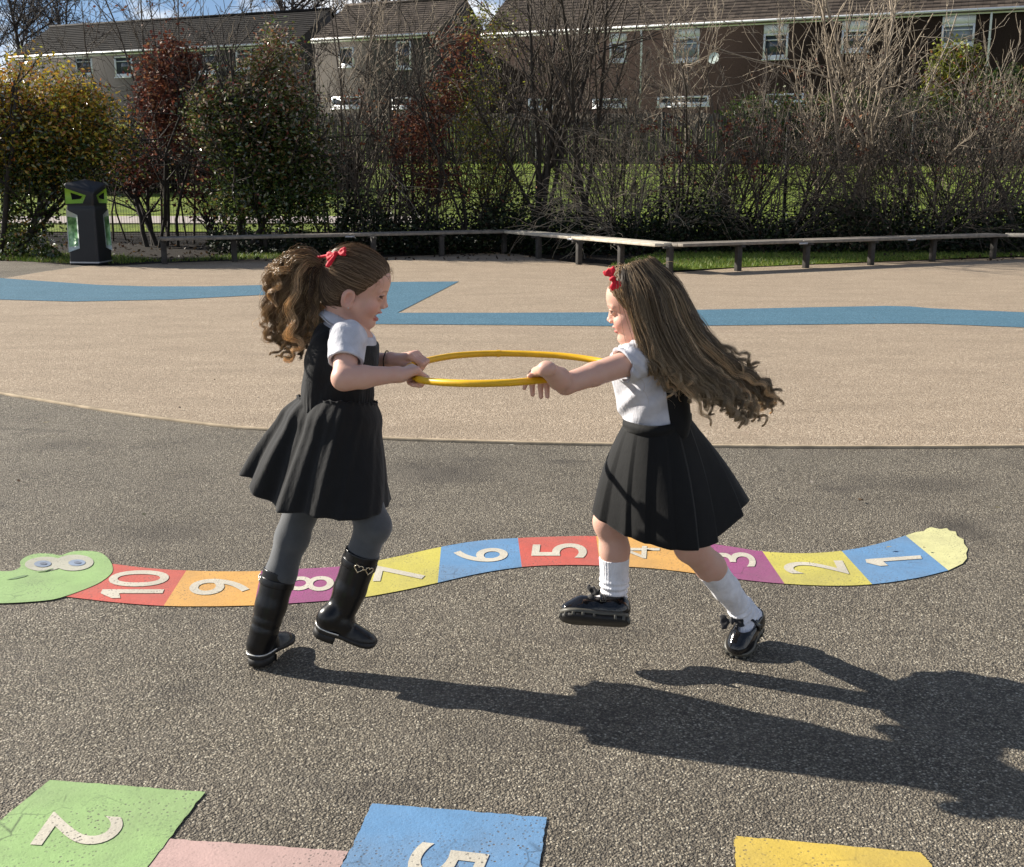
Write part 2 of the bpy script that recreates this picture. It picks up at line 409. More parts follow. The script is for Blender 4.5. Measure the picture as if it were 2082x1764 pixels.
def numeral(txt, p00, p10, p01, parent, mat, z=0.005):
    """digit laid on the ground: its bottom-left, bottom-right and top-left corners"""
    if txt[0] == '1':
        w_ = 1.0 if txt == '1' else 0.30; k_ = 1.0 if txt == '1' else 0.75
        v = np.array([(.55, 0), (1, 0), (1, 1), (.55, 1), (.55, .70), (0, .64), (0, .78), (.55, 1)]) * [w_, 1]; f = [np.array([[0, 1, 2, 3]]), np.array([[7, 5, 4]])[:, ::-1], np.array([[7, 6, 5]])]
        v = np.r_[v, v[7:8]]
        f = [np.array([[0, 1, 2, 3]]), np.array([[4, 7, 6, 5]])]
        if txt == '10':
            v0, f0 = glyph('0'); f = f + [q + len(v) for q in f0]; v = np.r_[v, v0 * [.6, 1] + [.4, 0]]
    else: v, f = glyph(txt)
    a, b, c = G(*p00), G(*p10), G(*p01)
    w = a + v[:, :1] * (b - a) + v[:, 1:] * (c - a); w[:, 2] = z
    n = np.cross(b - a, c - a)
    if n[2] < 0: f = [q[:, ::-1] for q in f]
    return build('numeral', w, f, mat, parent)

def c2d(q, s, ox, oy): return ((q[0] / s + ox) / 1.0591, (q[1] / s + oy) / 1.0591)
c8 = lambda *q: c2d(q, 2.6025, 0, 1120)
c5 = lambda *q: c2d(q, 2.673, 480, 800)
c9 = lambda *q: c2d(q, 1.5954, 900, 1100)
c7 = lambda *q: c2d(q, 3.094, 1180, 880)
cb = lambda *q: c2d(q, 1.6656, 0, 1600)

snake = empty('painted_snake', G(900, 1150), 'long painted snake with numbered coloured blocks and a green head on the asphalt', 'painted game')
tops = {'h': (225, 1148), '10': (379, 1162), '9': (531, 1163), '8': (742, 1147), '7': (897, 1114), '6': (1053, 1096), '5': (1212, 1092), '4': (1424, 1105), '3': (1550, 1123), '2': (1711, 1122), '1': (1841, 1091)}
top_c = [(225, 1148), (300, 1157), (379, 1162), (455, 1164), (531, 1163), (605, 1159), (689, 1154), (742, 1147), (820, 1131), (897, 1114), (970, 1102), (1053, 1096), (1130, 1093), (1212, 1092), (1320, 1096), (1424, 1105), (1490, 1114), (1550, 1123), (1630, 1127), (1711, 1122), (1780, 1109), (1841, 1091)]
bot_c = [(131, 1215), (236, 1227), (333, 1234), (430, 1235), (517, 1233), (590, 1229), (658, 1224), (729, 1218), (810, 1204), (890, 1187), (975, 1168), (1061, 1155), (1140, 1151), (1220, 1152), (1330, 1158), (1445, 1172), (1520, 1182), (1595, 1189), (1690, 1193), (1773, 1190), (1860, 1178), (1928, 1162)]
cuts = [(0, 0), (2, 2), (4, 4), (7, 7), (9, 9), (11, 11), (13, 13), (15, 15), (17, 17), (19, 19), (21, 21)]
cols = ['red', 'orange', 'purple', 'yellow', 'blue', 'red', 'orange', 'purple', 'yellow', 'blue']
nums = [('10', c8(900, 446), c8(965, 290), c8(548, 446)), ('9', c8(1390, 428), c8(1412, 338), c8(1045, 428)),
        ('8', c5(632, 1272), c5(645, 1187), c5(352, 1272)), ('7', c5(1160, 1212), c5(1172, 1122), c5(862, 1216)),
        ('6', c9(305, 180), c9(312, 133), c9(113, 180)), ('5', c9(580, 166), c9(580, 117), c9(388, 166)),
        ('4', c7(742, 1008), c7(745, 925), c7(470, 1008)), ('3', c7(1392, 1062), c7(1370, 968), c7(1092, 1062)),
        ('2', c9(1482, 222), c9(1458, 176), c9(1264, 222)), ('1', c9(1738, 184), c9(1726, 158), c9(1545, 198))]
def curve_part(pts, a, b):
    q = gp(pts); s = spline(q, (len(pts) - 1) * 8 + 1); return s[a * 8:b * 8 + 1]
for k in range(10):
    a, b = cuts[k][0], cuts[k + 1][0]
    poly = np.r_[curve_part(bot_c, a, b), curve_part(top_c, a, b)[::-1]]
    ti = flat('block', poly, 0.003, PAINT[cols[k]], None, snake); ti['label'] = f"{cols[k]} block with the number {nums[k][0]}"
    t, p00, p10, p01 = nums[k]
    numeral(t, p00, p10, p01, ti, PAINT['white'], 0.0048)
tail = [(1928, 1162), (1957, 1148), (1966, 1137), (1964, 1127), (1968, 1118), (1960, 1108), (1959, 1099), (1946, 1092), (1943, 1083), (1930, 1081), (1925, 1076), (1911, 1078), (1893, 1074), (1884, 1077), (1878, 1082), (1862, 1084), (1841, 1091)]
flat('tail_tip', gp(tail), 0.0032, PAINT['cream'], None, snake)
hp = [c8(*q) for q in [(632, 272), (622, 310), (560, 358), (470, 398), (360, 437), (280, 456), (150, 468), (0, 475), (-150, 474), (-240, 440), (-270, 390), (-220, 330), (-110, 300), (0, 295), (70, 292), (115, 270), (114, 240), (150, 212), (210, 196), (290, 197), (340, 205), (400, 186), (470, 180), (560, 190), (610, 226)]]
head = flat('head', gp(hp, 100, True), 0.0046, PAINT['green'], None, snake)
def oval(cx, cy, rx, ry, tilt=0.0, n=36):
    a = np.linspace(0, 2 * np.pi, n, endpoint=False); x = rx * np.cos(a); y = ry * np.sin(a)
    return gp([c8(cx + u, cy + v + u * tilt) for u, v in zip(x, y)])
for cx, cy, rx, ry, px in ((250, 256, 110, 40, 240), (415, 250, 110, 45, 432)):
    ey = flat('eye', oval(cx, cy, rx, ry, -0.03), 0.0062 if cx < 300 else 0.0067, PAINT['eyewhite'], None, head)
    flat('iris', oval(px, cy + 2, 48, 18, -0.03), 0.0080, PAINT['iris'], None, head)
    flat('pupil', oval(px + 4, cy + 3, 20, 7), 0.0094, PAINT['pupil'], None, head)
flat('nostril', gp([c8(*q) for q in [(33, 345), (80, 332), (125, 320), (160, 318), (140, 328), (90, 340)]]), 0.0062, PAINT['grey'], None, head)
flat('eye_line', gp([c8(*q) for q in [(205, 298), (250, 296), (295, 283), (300, 285), (255, 300), (210, 302)]]), 0.0080, PAINT['grey'], None, head)

hop = empty('painted_hopscotch', G(700, 1700), 'painted hopscotch of green, pink, blue and yellow squares at the front of the playground', 'painted game')
for nm, q in (('green', [(102, 1589), (418, 1613), (249, 1832), (-194, 1830)]), ('pink', [(345, 1707), (708, 1733), (655, 1850), (240, 1850)]),
              ('blue', [(757, 1637), (1112, 1665), (1085, 1850), (655, 1850)]), ('gold', [(1497, 1703), (1872, 1737), (1893, 1760), (1910, 1890), (1508, 1890), (1492, 1715)])):
    p = gp(q)
    # slightly frayed edge
    pts = []
    for i in range(len(p)):
        a, b = p[i], p[(i + 1) % len(p)]; d = b - a; nrm = np.array([-d[1], d[0]]) / (np.linalg.norm(d) + 1e-9)
        for s in np.linspace(0, 1, 26)[:-1]:
            pts.append(a + d * s + (nrm * RNG.normal(0, 0.0012) if 0 < s else 0))
    sq = flat('square', np.array(pts), {'pink': 0.002}.get(nm, 0.0033), PAINT[nm], None, hop); sq['label'] = ('yellow' if nm == 'gold' else nm) + ' painted square'
    if nm == 'green': numeral('2', cb(192, 255), cb(108, 372), cb(462, 272), sq, PAINT['white'], 0.0048)
    if nm == 'blue': numeral('5', cb(1500, 362), cb(1432, 490), cb(1762, 392), sq, PAINT['white'], 0.0048)
# ------------------------------------------------------------------ timber benches along the bushes
M['bench_wood'] = m_simple('weathered_timber', (0.20, 0.175, 0.145), 0.7, 0.4, var=0.3, vscale=14, bump=0.4, bscale=80, bdist=0.004)
M['bench_leg'] = m_simple('dark_timber', (0.05, 0.046, 0.042), 0.8, 0.3, var=0.3, vscale=14, bump=0.3, bscale=60, bdist=0.004)
M['steel'] = m_simple('galvanised_steel', (0.45, 0.46, 0.48), 0.45, 0.5, 0.6, var=0.1)

M['bench_pale'] = m_simple('sunlit_pale_timber', (0.56, 0.50, 0.40), 0.6, 0.4, var=0.2, vscale=14, bump=0.3, bscale=80, bdist=0.004)  # paler copy of the bench timber, sun on the seat painted into its colour
def bench(a, b, legs, label, wood='bench_wood'):
    """low backless bench: plank seat between ground points a and b, a post under each point of legs"""
    a, b = np.array(a[:2]), np.array(b[:2]); d = unit(b - a); L = np.linalg.norm(b - a)
    nrm = np.array([-d[1], d[0]]); nrm = nrm if nrm[1] > 0 else -nrm           # away from the camera
    root = empty('timber_bench', (*((a + b) / 2), 0), label, 'bench', 'low timber benches along the bushes')
    Mx = np.array([[d[0], nrm[0], 0], [d[1], nrm[1], 0], [0, 0, 1]])
    n = max(1, round(L / 2.4))
    for k in range(n):
        mb = MB()
        c0 = a + d * (L * (k + 0.5) / n)
        for j, off in enumerate((-0.15, -0.005, 0.14)):
            c = c0 + nrm * off
            mb.box((*c, 0.385 + RNG.normal(0, 0.002)), (L / n - 0.012, 0.137, 0.042), Mx, 0.006)
        mb.build('seat', M[wood], root)
        c = a + d * (L * (k + 1) / n) - nrm * 0.223
        if k < n - 1: MB().box((*c, 0.362), (0.16, 0.006, 0.028), Mx).build('bracket', M['steel'], root)
    for g in legs:
        g = np.array(g[:2]); mb = MB()
        mb.box((*g, 0.18), (0.078, 0.078, 0.37), Mx, 0.008)
        mb.box((*(g + nrm * 0.03), 0.35), (0.05, 0.30, 0.026), Mx, 0.004)
        mb.build('leg', M['bench_leg'], root)
    return root

LB = [G(x, y) for x, y in ((335, 538), (477, 533), (760, 528), (898, 522), (1025, 517))]
MBn = [G(x, y) for x, y in ((1095, 527), (1177, 539), (1262, 547), (1361, 556))]
RB = [G(x, y) for x, y in ((1500, 552), (1638, 546), (1770, 540), (1895, 533), (2018, 527))]
bench(LB[0] - [0.06, 0, 0], LB[4] + [0.1, 0.1, 0], LB, 'dark timber bench running from beside the litter bin to the bend behind the children')
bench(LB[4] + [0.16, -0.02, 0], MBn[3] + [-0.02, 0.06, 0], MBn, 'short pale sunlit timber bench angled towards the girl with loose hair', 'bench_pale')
bench(MBn[3] + [0.05, 0.02, 0], RB[4] + [0.05, 0, 0], RB, 'grey timber bench in front of the grass strip, behind the girl with loose hair')
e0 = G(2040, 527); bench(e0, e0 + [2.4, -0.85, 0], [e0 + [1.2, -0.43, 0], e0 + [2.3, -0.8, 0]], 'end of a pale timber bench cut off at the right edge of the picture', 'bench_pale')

# ------------------------------------------------------------------ litter bin
M['bin'] = m_simple('bin_plastic', (0.014, 0.015, 0.018), 0.45, 0.4, var=0.15, vscale=4, bump=0.2, bscale=300)
M['lime'] = m_simple('lime_plastic', (0.23, 0.42, 0.035), 0.4, 0.5, var=0.1, vscale=8)
M['teal'] = m_simple('teal_sticker', (0.16, 0.36, 0.30), 0.35, 0.5, var=0.1, vscale=8)
M['hole'] = m_simple('dark_opening', (0.008, 0.008, 0.008), 0.9, 0.1)
M['poster_edge'] = m_simple('poster_edge', (0.55, 0.62, 0.58), 0.4, 0.5, var=0.1, vscale=6)
def mat_poster():
    n = NT('poster_print'); co = n.coord(); f = n.noise(co, 7, 4, 0.6)
    n.base(n.ramp(f, [(0.35, (0.05, 0.16, 0.05)), (0.5, (0.20, 0.42, 0.17)), (0.62, (0.45, 0.66, 0.40)), (0.75, (0.75, 0.82, 0.72))]), 0.3, 0.5); return n.m
M['poster'] = mat_poster()
corner = G(201, 540)
al = R(25); S = 0.47
al2 = al - R(18)
eL = np.array([-math.cos(al2), math.sin(al2), 0]); eR = np.array([math.sin(al2), math.cos(al2), 0])
bn = empty('litter_bin', corner + (eL + eR) * S / 2, 'black and lime green plastic litter bin standing by the big evergreen bush', 'litter bin')
def bp(u, w, z, taper=True):
    """point of the bin: u along the left face, w along the right face (0..1)"""
    k = 0.93 + 0.07 * (1 - z / 1.2)
    return corner + eL * S * (0.5 + (u - 0.5) * k) + eR * S * (0.5 + (w - 0.5) * k) + np.array([0, 0, z])
r = 0.09
plan = []
for (cu, cw), a0 in (((r, r), 180), ((1 - r, r), 270), ((1 - r, 1 - r), 0), ((r, 1 - r), 90)):
    for k in range(5):
        a = R(a0 + 22.5 * k); plan.append((cu + r * math.cos(a), cw + r * math.sin(a)))
plan = np.array(plan); n = len(plan)
def topz(u, w): return 1.05 + 0.12 * (abs(u - w)) ** 0.9
rows = []
for z in (0.0, 0.02, 0.05, 0.4, 0.8, 0.86): rows.append([bp(u, w, z) for u, w in plan])
rows.append([bp(u, w, 0.875) - (bp(u, w, .9) - bp(.5, .5, .9)) * 0.045 for u, w in plan])
rows.append([bp(u, w, 0.89) for u, w in plan])
rows.append([bp(u, w, topz(u, w)) for u, w in plan])
rows = np.array(rows); m = len(rows); i = np.arange(m * n).reshape(m, n)
q = np.stack([i[:-1], np.roll(i[:-1], -1, 1), np.roll(i[1:], -1, 1), i[1:]], -1).reshape(-1, 4)
build('body', rows.reshape(-1, 3), [q, np.arange(n)[::-1][None]], M['bin'], bn)
ap = bp(0.5, 0.5, 1.27); lid = []
for s, zz in ((1.05, 0.0), (1.05, 0.025), (0.98, 0.045), (0.45, None)):
    lid.append([bp(.5 + (u - .5) * s, .5 + (w - .5) * s, (topz(u, w) + zz) if zz is not None else 1.235) for u, w in plan])
lid = np.array(lid); i = np.arange(4 * n).reshape(4, n)
q = np.stack([i[:-1], np.roll(i[:-1], -1, 1), np.roll(i[1:], -1, 1), i[1:]], -1).reshape(-1, 4)
lidm = build('lid', np.r_[lid.reshape(-1, 3), ap[None]], [q, np.c_[i[3], np.roll(i[3], -1), np.full(n, 4 * n)]], M['bin'], bn)
def panel(name, side, pts, mat, depth, parent, out=0.006):
    """flat raised panel on a face of the bin; pts (along, z)"""
    f = (lambda u, z: bp(u, 0, z)) if side == 'L' else (lambda u, z: bp(0, u, z))
    o = -eR if side == 'L' else -eL
    a = np.array([f(u, z) + o * out for u, z in pts]); b = a - o * depth
    k = len(a); i = np.arange(k); j = (i + 1) % k
    return build(name, np.r_[a, b], [np.arange(k)[None], np.c_[i, j, j + k, i + k]], mat, parent)
for sd in 'LR':
    ap_ = panel('aperture_surround', sd, [(0.985, 1.135), (0.24, 1.03), (0.38, 0.915), (0.985, 0.905)], M['lime'], 0.012, bn)
    panel('aperture', sd, [(0.78, 1.07), (0.38, 1.015), (0.43, 0.98), (0.74, 0.965)], M['hole'], 0.004, ap_, 0.009)
    po = panel('poster_frame', sd, [(0.985, 0.82), (0.60, 0.74), (0.60, 0.25), (0.985, 0.19)], M['poster_edge'], 0.01, bn)
    panel('poster', sd, [(0.95, 0.72), (0.64, 0.70), (0.64, 0.29), (0.95, 0.27)], M['poster'], 0.003, po, 0.009)
def lidpt(t, s):
    a = bp(*t, topz(*t) + 0.045); return a + (bp(.5, .5, 1.235) - a) * s
for (ta, tb) in (((0.16, 0.03), (0.9, 0.03)), ((0.03, 0.16), (0.03, 0.9))):
    pts = [lidpt(ta, 0.12), lidpt(tb, 0.12), lidpt(tb, 0.5), lidpt(((ta[0] * .6 + tb[0] * .4), (ta[1] * .6 + tb[1] * .4)), 0.5)]
    pts = np.array(pts) + np.array([0, 0, 0.008]); lo = pts - [0, 0, 0.02]
    MB().hexa(lo, pts).build('lid_sticker', M['teal'], bn)
band = []
for z, s in ((0.03, 1.015), (0.05, 1.015)): band.append([bp(.5 + (u - .5) * s, .5 + (w - .5) * s, z) for u, w in plan])
band = np.array(band); i = np.arange(2 * n).reshape(2, n)
build('base_band', band.reshape(-1, 3), np.stack([i[0], np.roll(i[0], -1), np.roll(i[1], -1), i[1]], -1), M['steel'], bn)

# ------------------------------------------------------------------ wire mesh fence
M['wire'] = m_simple('green_black_wire', (0.012, 0.016, 0.012), 0.5, 0.4)
YF = 23.3
mf = empty('mesh_fence', (0, YF, 0.1), 'tall dark wire mesh fence seen through the bushes, in front of the lawn', 'fence')
xs = np.arange(-14.5, 14.6, 2.5); zb = 0.13
for k, x in enumerate(xs):
    MB().box((x, YF, zb + 1.17), (0.06, 0.06, 2.5)).build('post', M['wire'], mf)
    if k < len(xs) - 1:
        xx = np.arange(x + 0.05, x + 2.46, 0.055); v = []
        pl = np.stack([np.c_[xx, np.full(len(xx), YF - 0.004), np.full(len(xx), zb)], np.c_[xx, np.full(len(xx), YF - 0.004), np.full(len(xx), zb + 2.4)]], 1)
        zz = np.arange(zb + 0.03, zb + 2.41, 0.2)
        ph = np.stack([np.c_[np.full(len(zz), x + 0.03), np.full(len(zz), YF + 0.005), zz], np.c_[np.full(len(zz), x + 2.47), np.full(len(zz), YF + 0.005), zz]], 1)
        v1, f1 = tubes(pl, np.full(pl.shape[:2], 0.0042), 4); v2, f2 = tubes(ph, np.full(ph.shape[:2], 0.0055), 4)
        build('mesh_panel', np.r_[v1, v2], np.r_[f1, f2 + len(v1)], M['wire'], mf)

# ------------------------------------------------------------------ paling fence below the houses
M['paling'] = m_simple('fence_timber', (0.105, 0.09, 0.072), 0.85, 0.2, var=0.4, vscale=5, bump=0.3, bscale=40)
pf = empty('paling_fence', (-3, 44, 1.8), 'grey brown timber paling fence along the top of the lawn, below the houses', 'fence')
p0, p1 = P(640, 318, 44.5), P(1540, 318, 43.6)
dirf = unit((p1 - p0) * [1, 1, 0]); Lf = np.linalg.norm((p1 - p0)[:2]); nb = 8
Mf = np.array([[dirf[0], -dirf[1], 0], [dirf[1], dirf[0], 0], [0, 0, 1]])
for k in range(nb):
    mb = MB(); s0, s1 = Lf * k / nb, Lf * (k + 1) / nb
    for s in np.arange(s0 + 0.07, s1 - 0.03, 0.13):
        c = p0 + dirf * s; zg = float(terr(c[0], c[1])); h = 1.78 + RNG.normal(0, 0.02)
        mb.box((c[0], c[1], zg + h / 2), (0.115, 0.022, h), Mf)
    for hz in (0.4, 1.4):
        c = p0 + dirf * (s0 + s1) / 2; zg = float(terr(c[0], c[1])); mb.box((c[0], c[1] + 0.04, zg + hz), (s1 - s0 - .01, 0.04, 0.08), Mf)
    mb.build('paling_panel', M['paling'], pf)
    c = p0 + dirf * s0; zg = float(terr(c[0], c[1])); MB().box((c[0], c[1] + 0.09, zg + 0.95), (0.1, 0.1, 1.9), Mf).build('post', M['paling'], pf)

# ------------------------------------------------------------------ terraced houses
def mat_wall(name, c, var, sc):
    n = NT(name); co = n.coord(); f = n.noise(co, sc, 5, 0.7); g = n.noise(n.coord((1, 1, 0.25)), 0.9, 4)
    col = n.ramp(f, [(0.3, tuple(k * (1 - var) for k in c)), (0.7, tuple(k * (1 + var) for k in c))])
    col = n.mix(n.ramp(g, [(0.4, 0.0), (0.7, 0.35)]), col, tuple(k * 0.6 for k in c))
    n.base(col, 0.95, 0.15); n.bump(f, 0.6, 0.02); return n.m
M['wall_brown'] = mat_wall('brown_brick', (0.034, 0.022, 0.018), 0.4, 30)
M['wall_grey'] = mat_wall('grey_roughcast', (0.10, 0.09, 0.082), 0.3, 40)
M['wall_dull'] = mat_wall('dull_roughcast', (0.085, 0.08, 0.078), 0.3, 40)
M['upvc'] = m_simple('white_upvc', (0.78, 0.79, 0.80), 0.35, 0.5, var=0.04, vscale=3)
M['glass'] = m_simple('window_glass', (0.035, 0.045, 0.06), 0.08, 0.8, var=0.4, vscale=1.2)
M['net'] = m_simple('blind_behind_glass', (0.22, 0.25, 0.29), 0.25, 0.6, var=0.15, vscale=1.5)
HE = np.array([0.925, -0.38]); HE = HE / np.linalg.norm(HE); HN = np.array([-HE[1], HE[0]])     # along / into the houses
def mat_tile(name, a, b):
    n = NT(name); tc = n.n('ShaderNodeTexCoord'); mp = n.n('ShaderNodeMapping'); mp.inputs['Rotation'].default_value = (0, 0, math.atan2(-HE[1], HE[0]))
    n.l(tc.outputs['Object'], mp.inputs[0]); sp = n.n('ShaderNodeSeparateXYZ'); n.l(mp.outputs[0], sp.inputs[0])
    cx = n.math('FLOOR', n.math('MULTIPLY', sp.outputs[0], 1 / 0.32)); cz = n.math('FLOOR', n.math('MULTIPLY', sp.outputs[2], 1 / 0.165))
    cmb = n.n('ShaderNodeCombineXYZ'); n.l(cx, cmb.inputs[0]); n.l(cz, cmb.inputs[2])
    wn = n.n('ShaderNodeTexWhiteNoise'); n.l(cmb.outputs[0], wn.inputs[0])
    col = n.mix(n.ramp(wn.outputs[0], [(0, 0.0), (1, 1.0)]), a, b)
    fr = n.math('FRACT', n.math('MULTIPLY', sp.outputs[0], 1 / 0.32))
    gap = n.ramp(fr, [(0.0, 0.8), (0.09, 0.0)])
    col = n.mix(gap, col, tuple(k * 0.25 for k in a))
    col = n.mix(n.ramp(n.noise(tc.outputs['Object'], 1.3, 5), [(0.45, 0.0), (0.7, 0.4)]), col, tuple(k * 0.55 for k in a))
    n.base(col, 0.85, 0.25); return n.m
M['tile_dark'] = mat_tile('dark_roof_tile', (0.012, 0.0105, 0.010), (0.028, 0.024, 0.022))
M['tile_brown'] = mat_tile('brown_roof_tile', (0.06, 0.046, 0.037), (0.135, 0.105, 0.082))

def V3(p2, z): return np.array([p2[0], p2[1], z])

class House:
    def __init__(s, x0, x1, ref, wall, tile, label, ridge=2.3, depth=8.0, base=3.3):
        """terrace whose eave passes through the point ref; x0, x1 directions of its two ends"""
        s.o = ref[:2]; s.ze = ref[2]
        s.s0, s.s1 = s.along(x0), s.along(x1)
        a, b = s.pt(s.s0), s.pt(s.s1)
        s.root = empty('terraced_house', V3((a + b) / 2, base), label, 'house', 'terraced houses behind the lawn')
        w = MB(); ze, zr = s.ze, s.ze + ridge
        q = [a, b, b + HN * depth, a + HN * depth]
        v = [V3(k, base) for k in q] + [V3(k, ze) for k in q] + [V3((q[0] + q[3]) / 2, zr), V3((q[1] + q[2]) / 2, zr)]
        w.add(v, [np.array([[0, 1, 5, 4], [2, 3, 7, 6]]), np.array([[1, 2, 6, 9, 5]]), np.array([[3, 0, 4, 8, 7]])])
        w.build('wall', wall, s.root)
        rf = MB(); ov = 0.35; nr = 15
        for side in (0, 1):
            e0 = V3(a - HE * 0.15, ze) if side == 0 else V3(b + HN * depth + HE * 0.15, ze)
            e1 = V3(b + HE * 0.15, ze) if side == 0 else V3(a + HN * depth - HE * 0.15, ze)
            up = V3(HN * (1 if side == 0 else -1) * depth / 2, ridge); nrm = unit(np.cross(e1 - e0, up)); dn = -unit(up) * ov
            for k in range(nr):
                lo = (dn if k == 0 else up * (k / nr)) + nrm * 0.085; hi = up * ((k + 1) / nr + 0.012) + nrm * 0.045
                rf.add([e0 + lo, e1 + lo, e1 + hi, e0 + hi, e0 + lo - nrm * 0.05, e1 + lo - nrm * 0.05], np.array([[0, 1, 2, 3], [4, 5, 1, 0]]))
        rid = [V3((q[0] + q[3]) / 2, zr + 0.10) - V3(HE * .15, 0), V3((q[1] + q[2]) / 2, zr + 0.10) + V3(HE * .15, 0)]
        rf.tube(np.array(rid), 0.11, 8)
        rf.build('roof', tile, s.root)
        fa = MB(); c = V3((a + b) / 2 - HN * 0.20, ze - 0.10); Mh = np.array([[HE[0], HN[0], 0], [HE[1], HN[1], 0], [0, 0, 1]]); s.M = Mh
        fa.box(c, (s.s1 - s.s0 + 0.2, 0.05, 0.24), Mh); fa.tube(np.array([V3(a - HN * 0.30, ze - 0.03), V3(b - HN * 0.30, ze - 0.03)]), 0.065, 8)
        fa.build('fascia', M['upvc'], s.root)
    def along(s, x):
        d = ray(x, 100)[:2]; A = np.array([[HE[0], -d[0]], [HE[1], -d[1]]]); return np.linalg.solve(A, -s.o)[0]
    def pt(s, t): return s.o + HE * t
    def at(s, x, y):
        t = s.along(x); d = ray(x, y); p = s.pt(t); k = p[0] / d[0] if abs(d[0]) > .05 else p[1] / d[1]
        d2 = d[:2]; k = np.dot(p, d2) / np.dot(d2, d2); return t, HC + d[2] * k
    def window(s, x0, y0, x1, y1, pane='glass', panel=0.0, bars=1):
        t0, z0 = s.at(x0, y1); t1, z1 = s.at(x1, y0); zc = s.at((x0 + x1) / 2, (y0 + y1) / 2)[1]
        w = t1 - t0; h = z1 - z0; z0 = zc - h / 2; z1 = zc + h / 2; z1w = z1 - panel
        c = lambda tt, zz, off: V3(s.pt(tt) - HN * off, zz)
        f = MB(); k = 0.10; tm = (t0 + t1) / 2
        f.box(c(t0 + k / 2, (z0 + z1w) / 2, 0.03), (k, 0.1, z1w - z0), s.M); f.box(c(t1 - k / 2, (z0 + z1w) / 2, 0.03), (k, 0.1, z1w - z0), s.M)
        f.box(c(tm, z0 + 0.10, 0.03), (w - 2 * k, 0.098, 0.20), s.M); f.box(c(tm, z1w - k / 2, 0.03), (w - 2 * k, 0.098, k), s.M)
        f.box(c(tm, z0 - 0.03, 0.06), (w + 0.1, 0.16, 0.06), s.M)
        if panel > 0: f.box(c(tm, (z1 + z1w) / 2, 0.028), (w, 0.09, panel), s.M)
        if bars: f.box(c(t0 + w * 0.5, z1w - (z1w - z0) * 0.25, 0.03), (w - 2 * k, 0.05, 0.05), s.M)
        fo = f.build('window', M['upvc'], s.root)
        MB().box(c(tm, (z0 + z1w) / 2 + 0.05, 0.004), (w - 2 * k, 0.012, z1w - z0 - 0.24), s.M).build('pane', M[pane], fo)
    def pipe(s, x, y0, y1):
        t, z1 = s.at(x, y0); _, z0 = s.at(x, y1); p = s.pt(t) - HN * 0.09
        m = MB(); m.tube(np.array([V3(p, z0), V3(p, z1 - 0.4), V3(p - HN * .12, z1)]), 0.055, 8)
        for z in np.arange(z0 + .4, z1 - .4, 1.2): m.box(V3(p + HN * .02, z), (.16, .12, .05), s.M)
        m.build('downpipe', M['upvc'], s.root)

hr = House(985, 2500, P(1400, 50, 62.0), M['wall_brown'], M['tile_brown'], 'dark brown brick terrace with white windows and a satellite dish', ridge=2.9, depth=9)
for q in ((1370, 58, 1422, 128), (1240, 68, 1274, 128), (1552, 50, 1602, 122), (1710, 42, 1766, 108), (1912, 30, 1979, 97)):
    hr.window(*q, pane='net' if q[0] in (1370, 1912) else 'glass', panel=0.42)
for q in ((1340, 195, 1446, 218), (1207, 200, 1277, 220), (1075, 200, 1140, 224), (1560, 190, 1640, 214), (1930, 178, 2010, 205)): hr.window(*q, bars=0)
hr.pipe(1305, 62, 222); hr.pipe(2010, 24, 205)
t, z = hr.at(1455, 120); c = V3(hr.pt(t) - HN * 0.35, z); mb = MB()
a = np.linspace(0, 2 * np.pi, 20, endpoint=False); dish = [c + 0 * HN[0]]
dn = unit(np.array([-0.5, -0.8, 0.25])); du = unit(np.cross(dn, [0, 0, 1])); dv = np.cross(du, dn)
rings = [c[None]] + [c + dn * (rr ** 2 * 0.35) + du * rr * np.cos(a)[:, None] + dv * rr * np.sin(a)[:, None] for rr in (0.15, 0.3)]
v = np.concatenate(rings); i1 = np.arange(1, 21); i2 = i1 + 20; j1 = np.roll(i1, -1); j2 = np.roll(i2, -1)
mb.add(v, [np.c_[np.zeros(20, int), i1, j1], np.c_[i1, i2, j2, j1]]); mb.tube(np.array([c, c + V3(HN * .35, -0.1)]), 0.03, 6)
mb.tube(np.array([c - [0, 0, .25], c + dn * .35]), 0.015, 5)
mb.build('satellite_dish', M['poster_edge'], hr.root)

hm = House(640, 884, P(860, 70, 67.0), M['wall_grey'], M['tile_brown'], 'grey rendered house with bare gable end between the two longer terraces')
for q in ((690, 96, 720, 138), (806, 84, 836, 142)): hm.window(*q, bars=0)
for q in ((672, 196, 732, 222), (796, 198, 834, 222)): hm.window(*q, bars=0)
hl = House(20, 600, P(510, 92, 72.6), M['wall_dull'], M['tile_dark'], 'long pale terrace with a dark tiled roof, on the left above the evergreen bushes', ridge=2.3)
for q in ((152, 116, 186, 156), (232, 114, 268, 158), (398, 100, 442, 152), (480, 98, 512, 145)): hl.window(*q, bars=1)
for q in ((150, 215, 190, 245), (300, 212, 350, 240)): hl.window(*q, bars=0)
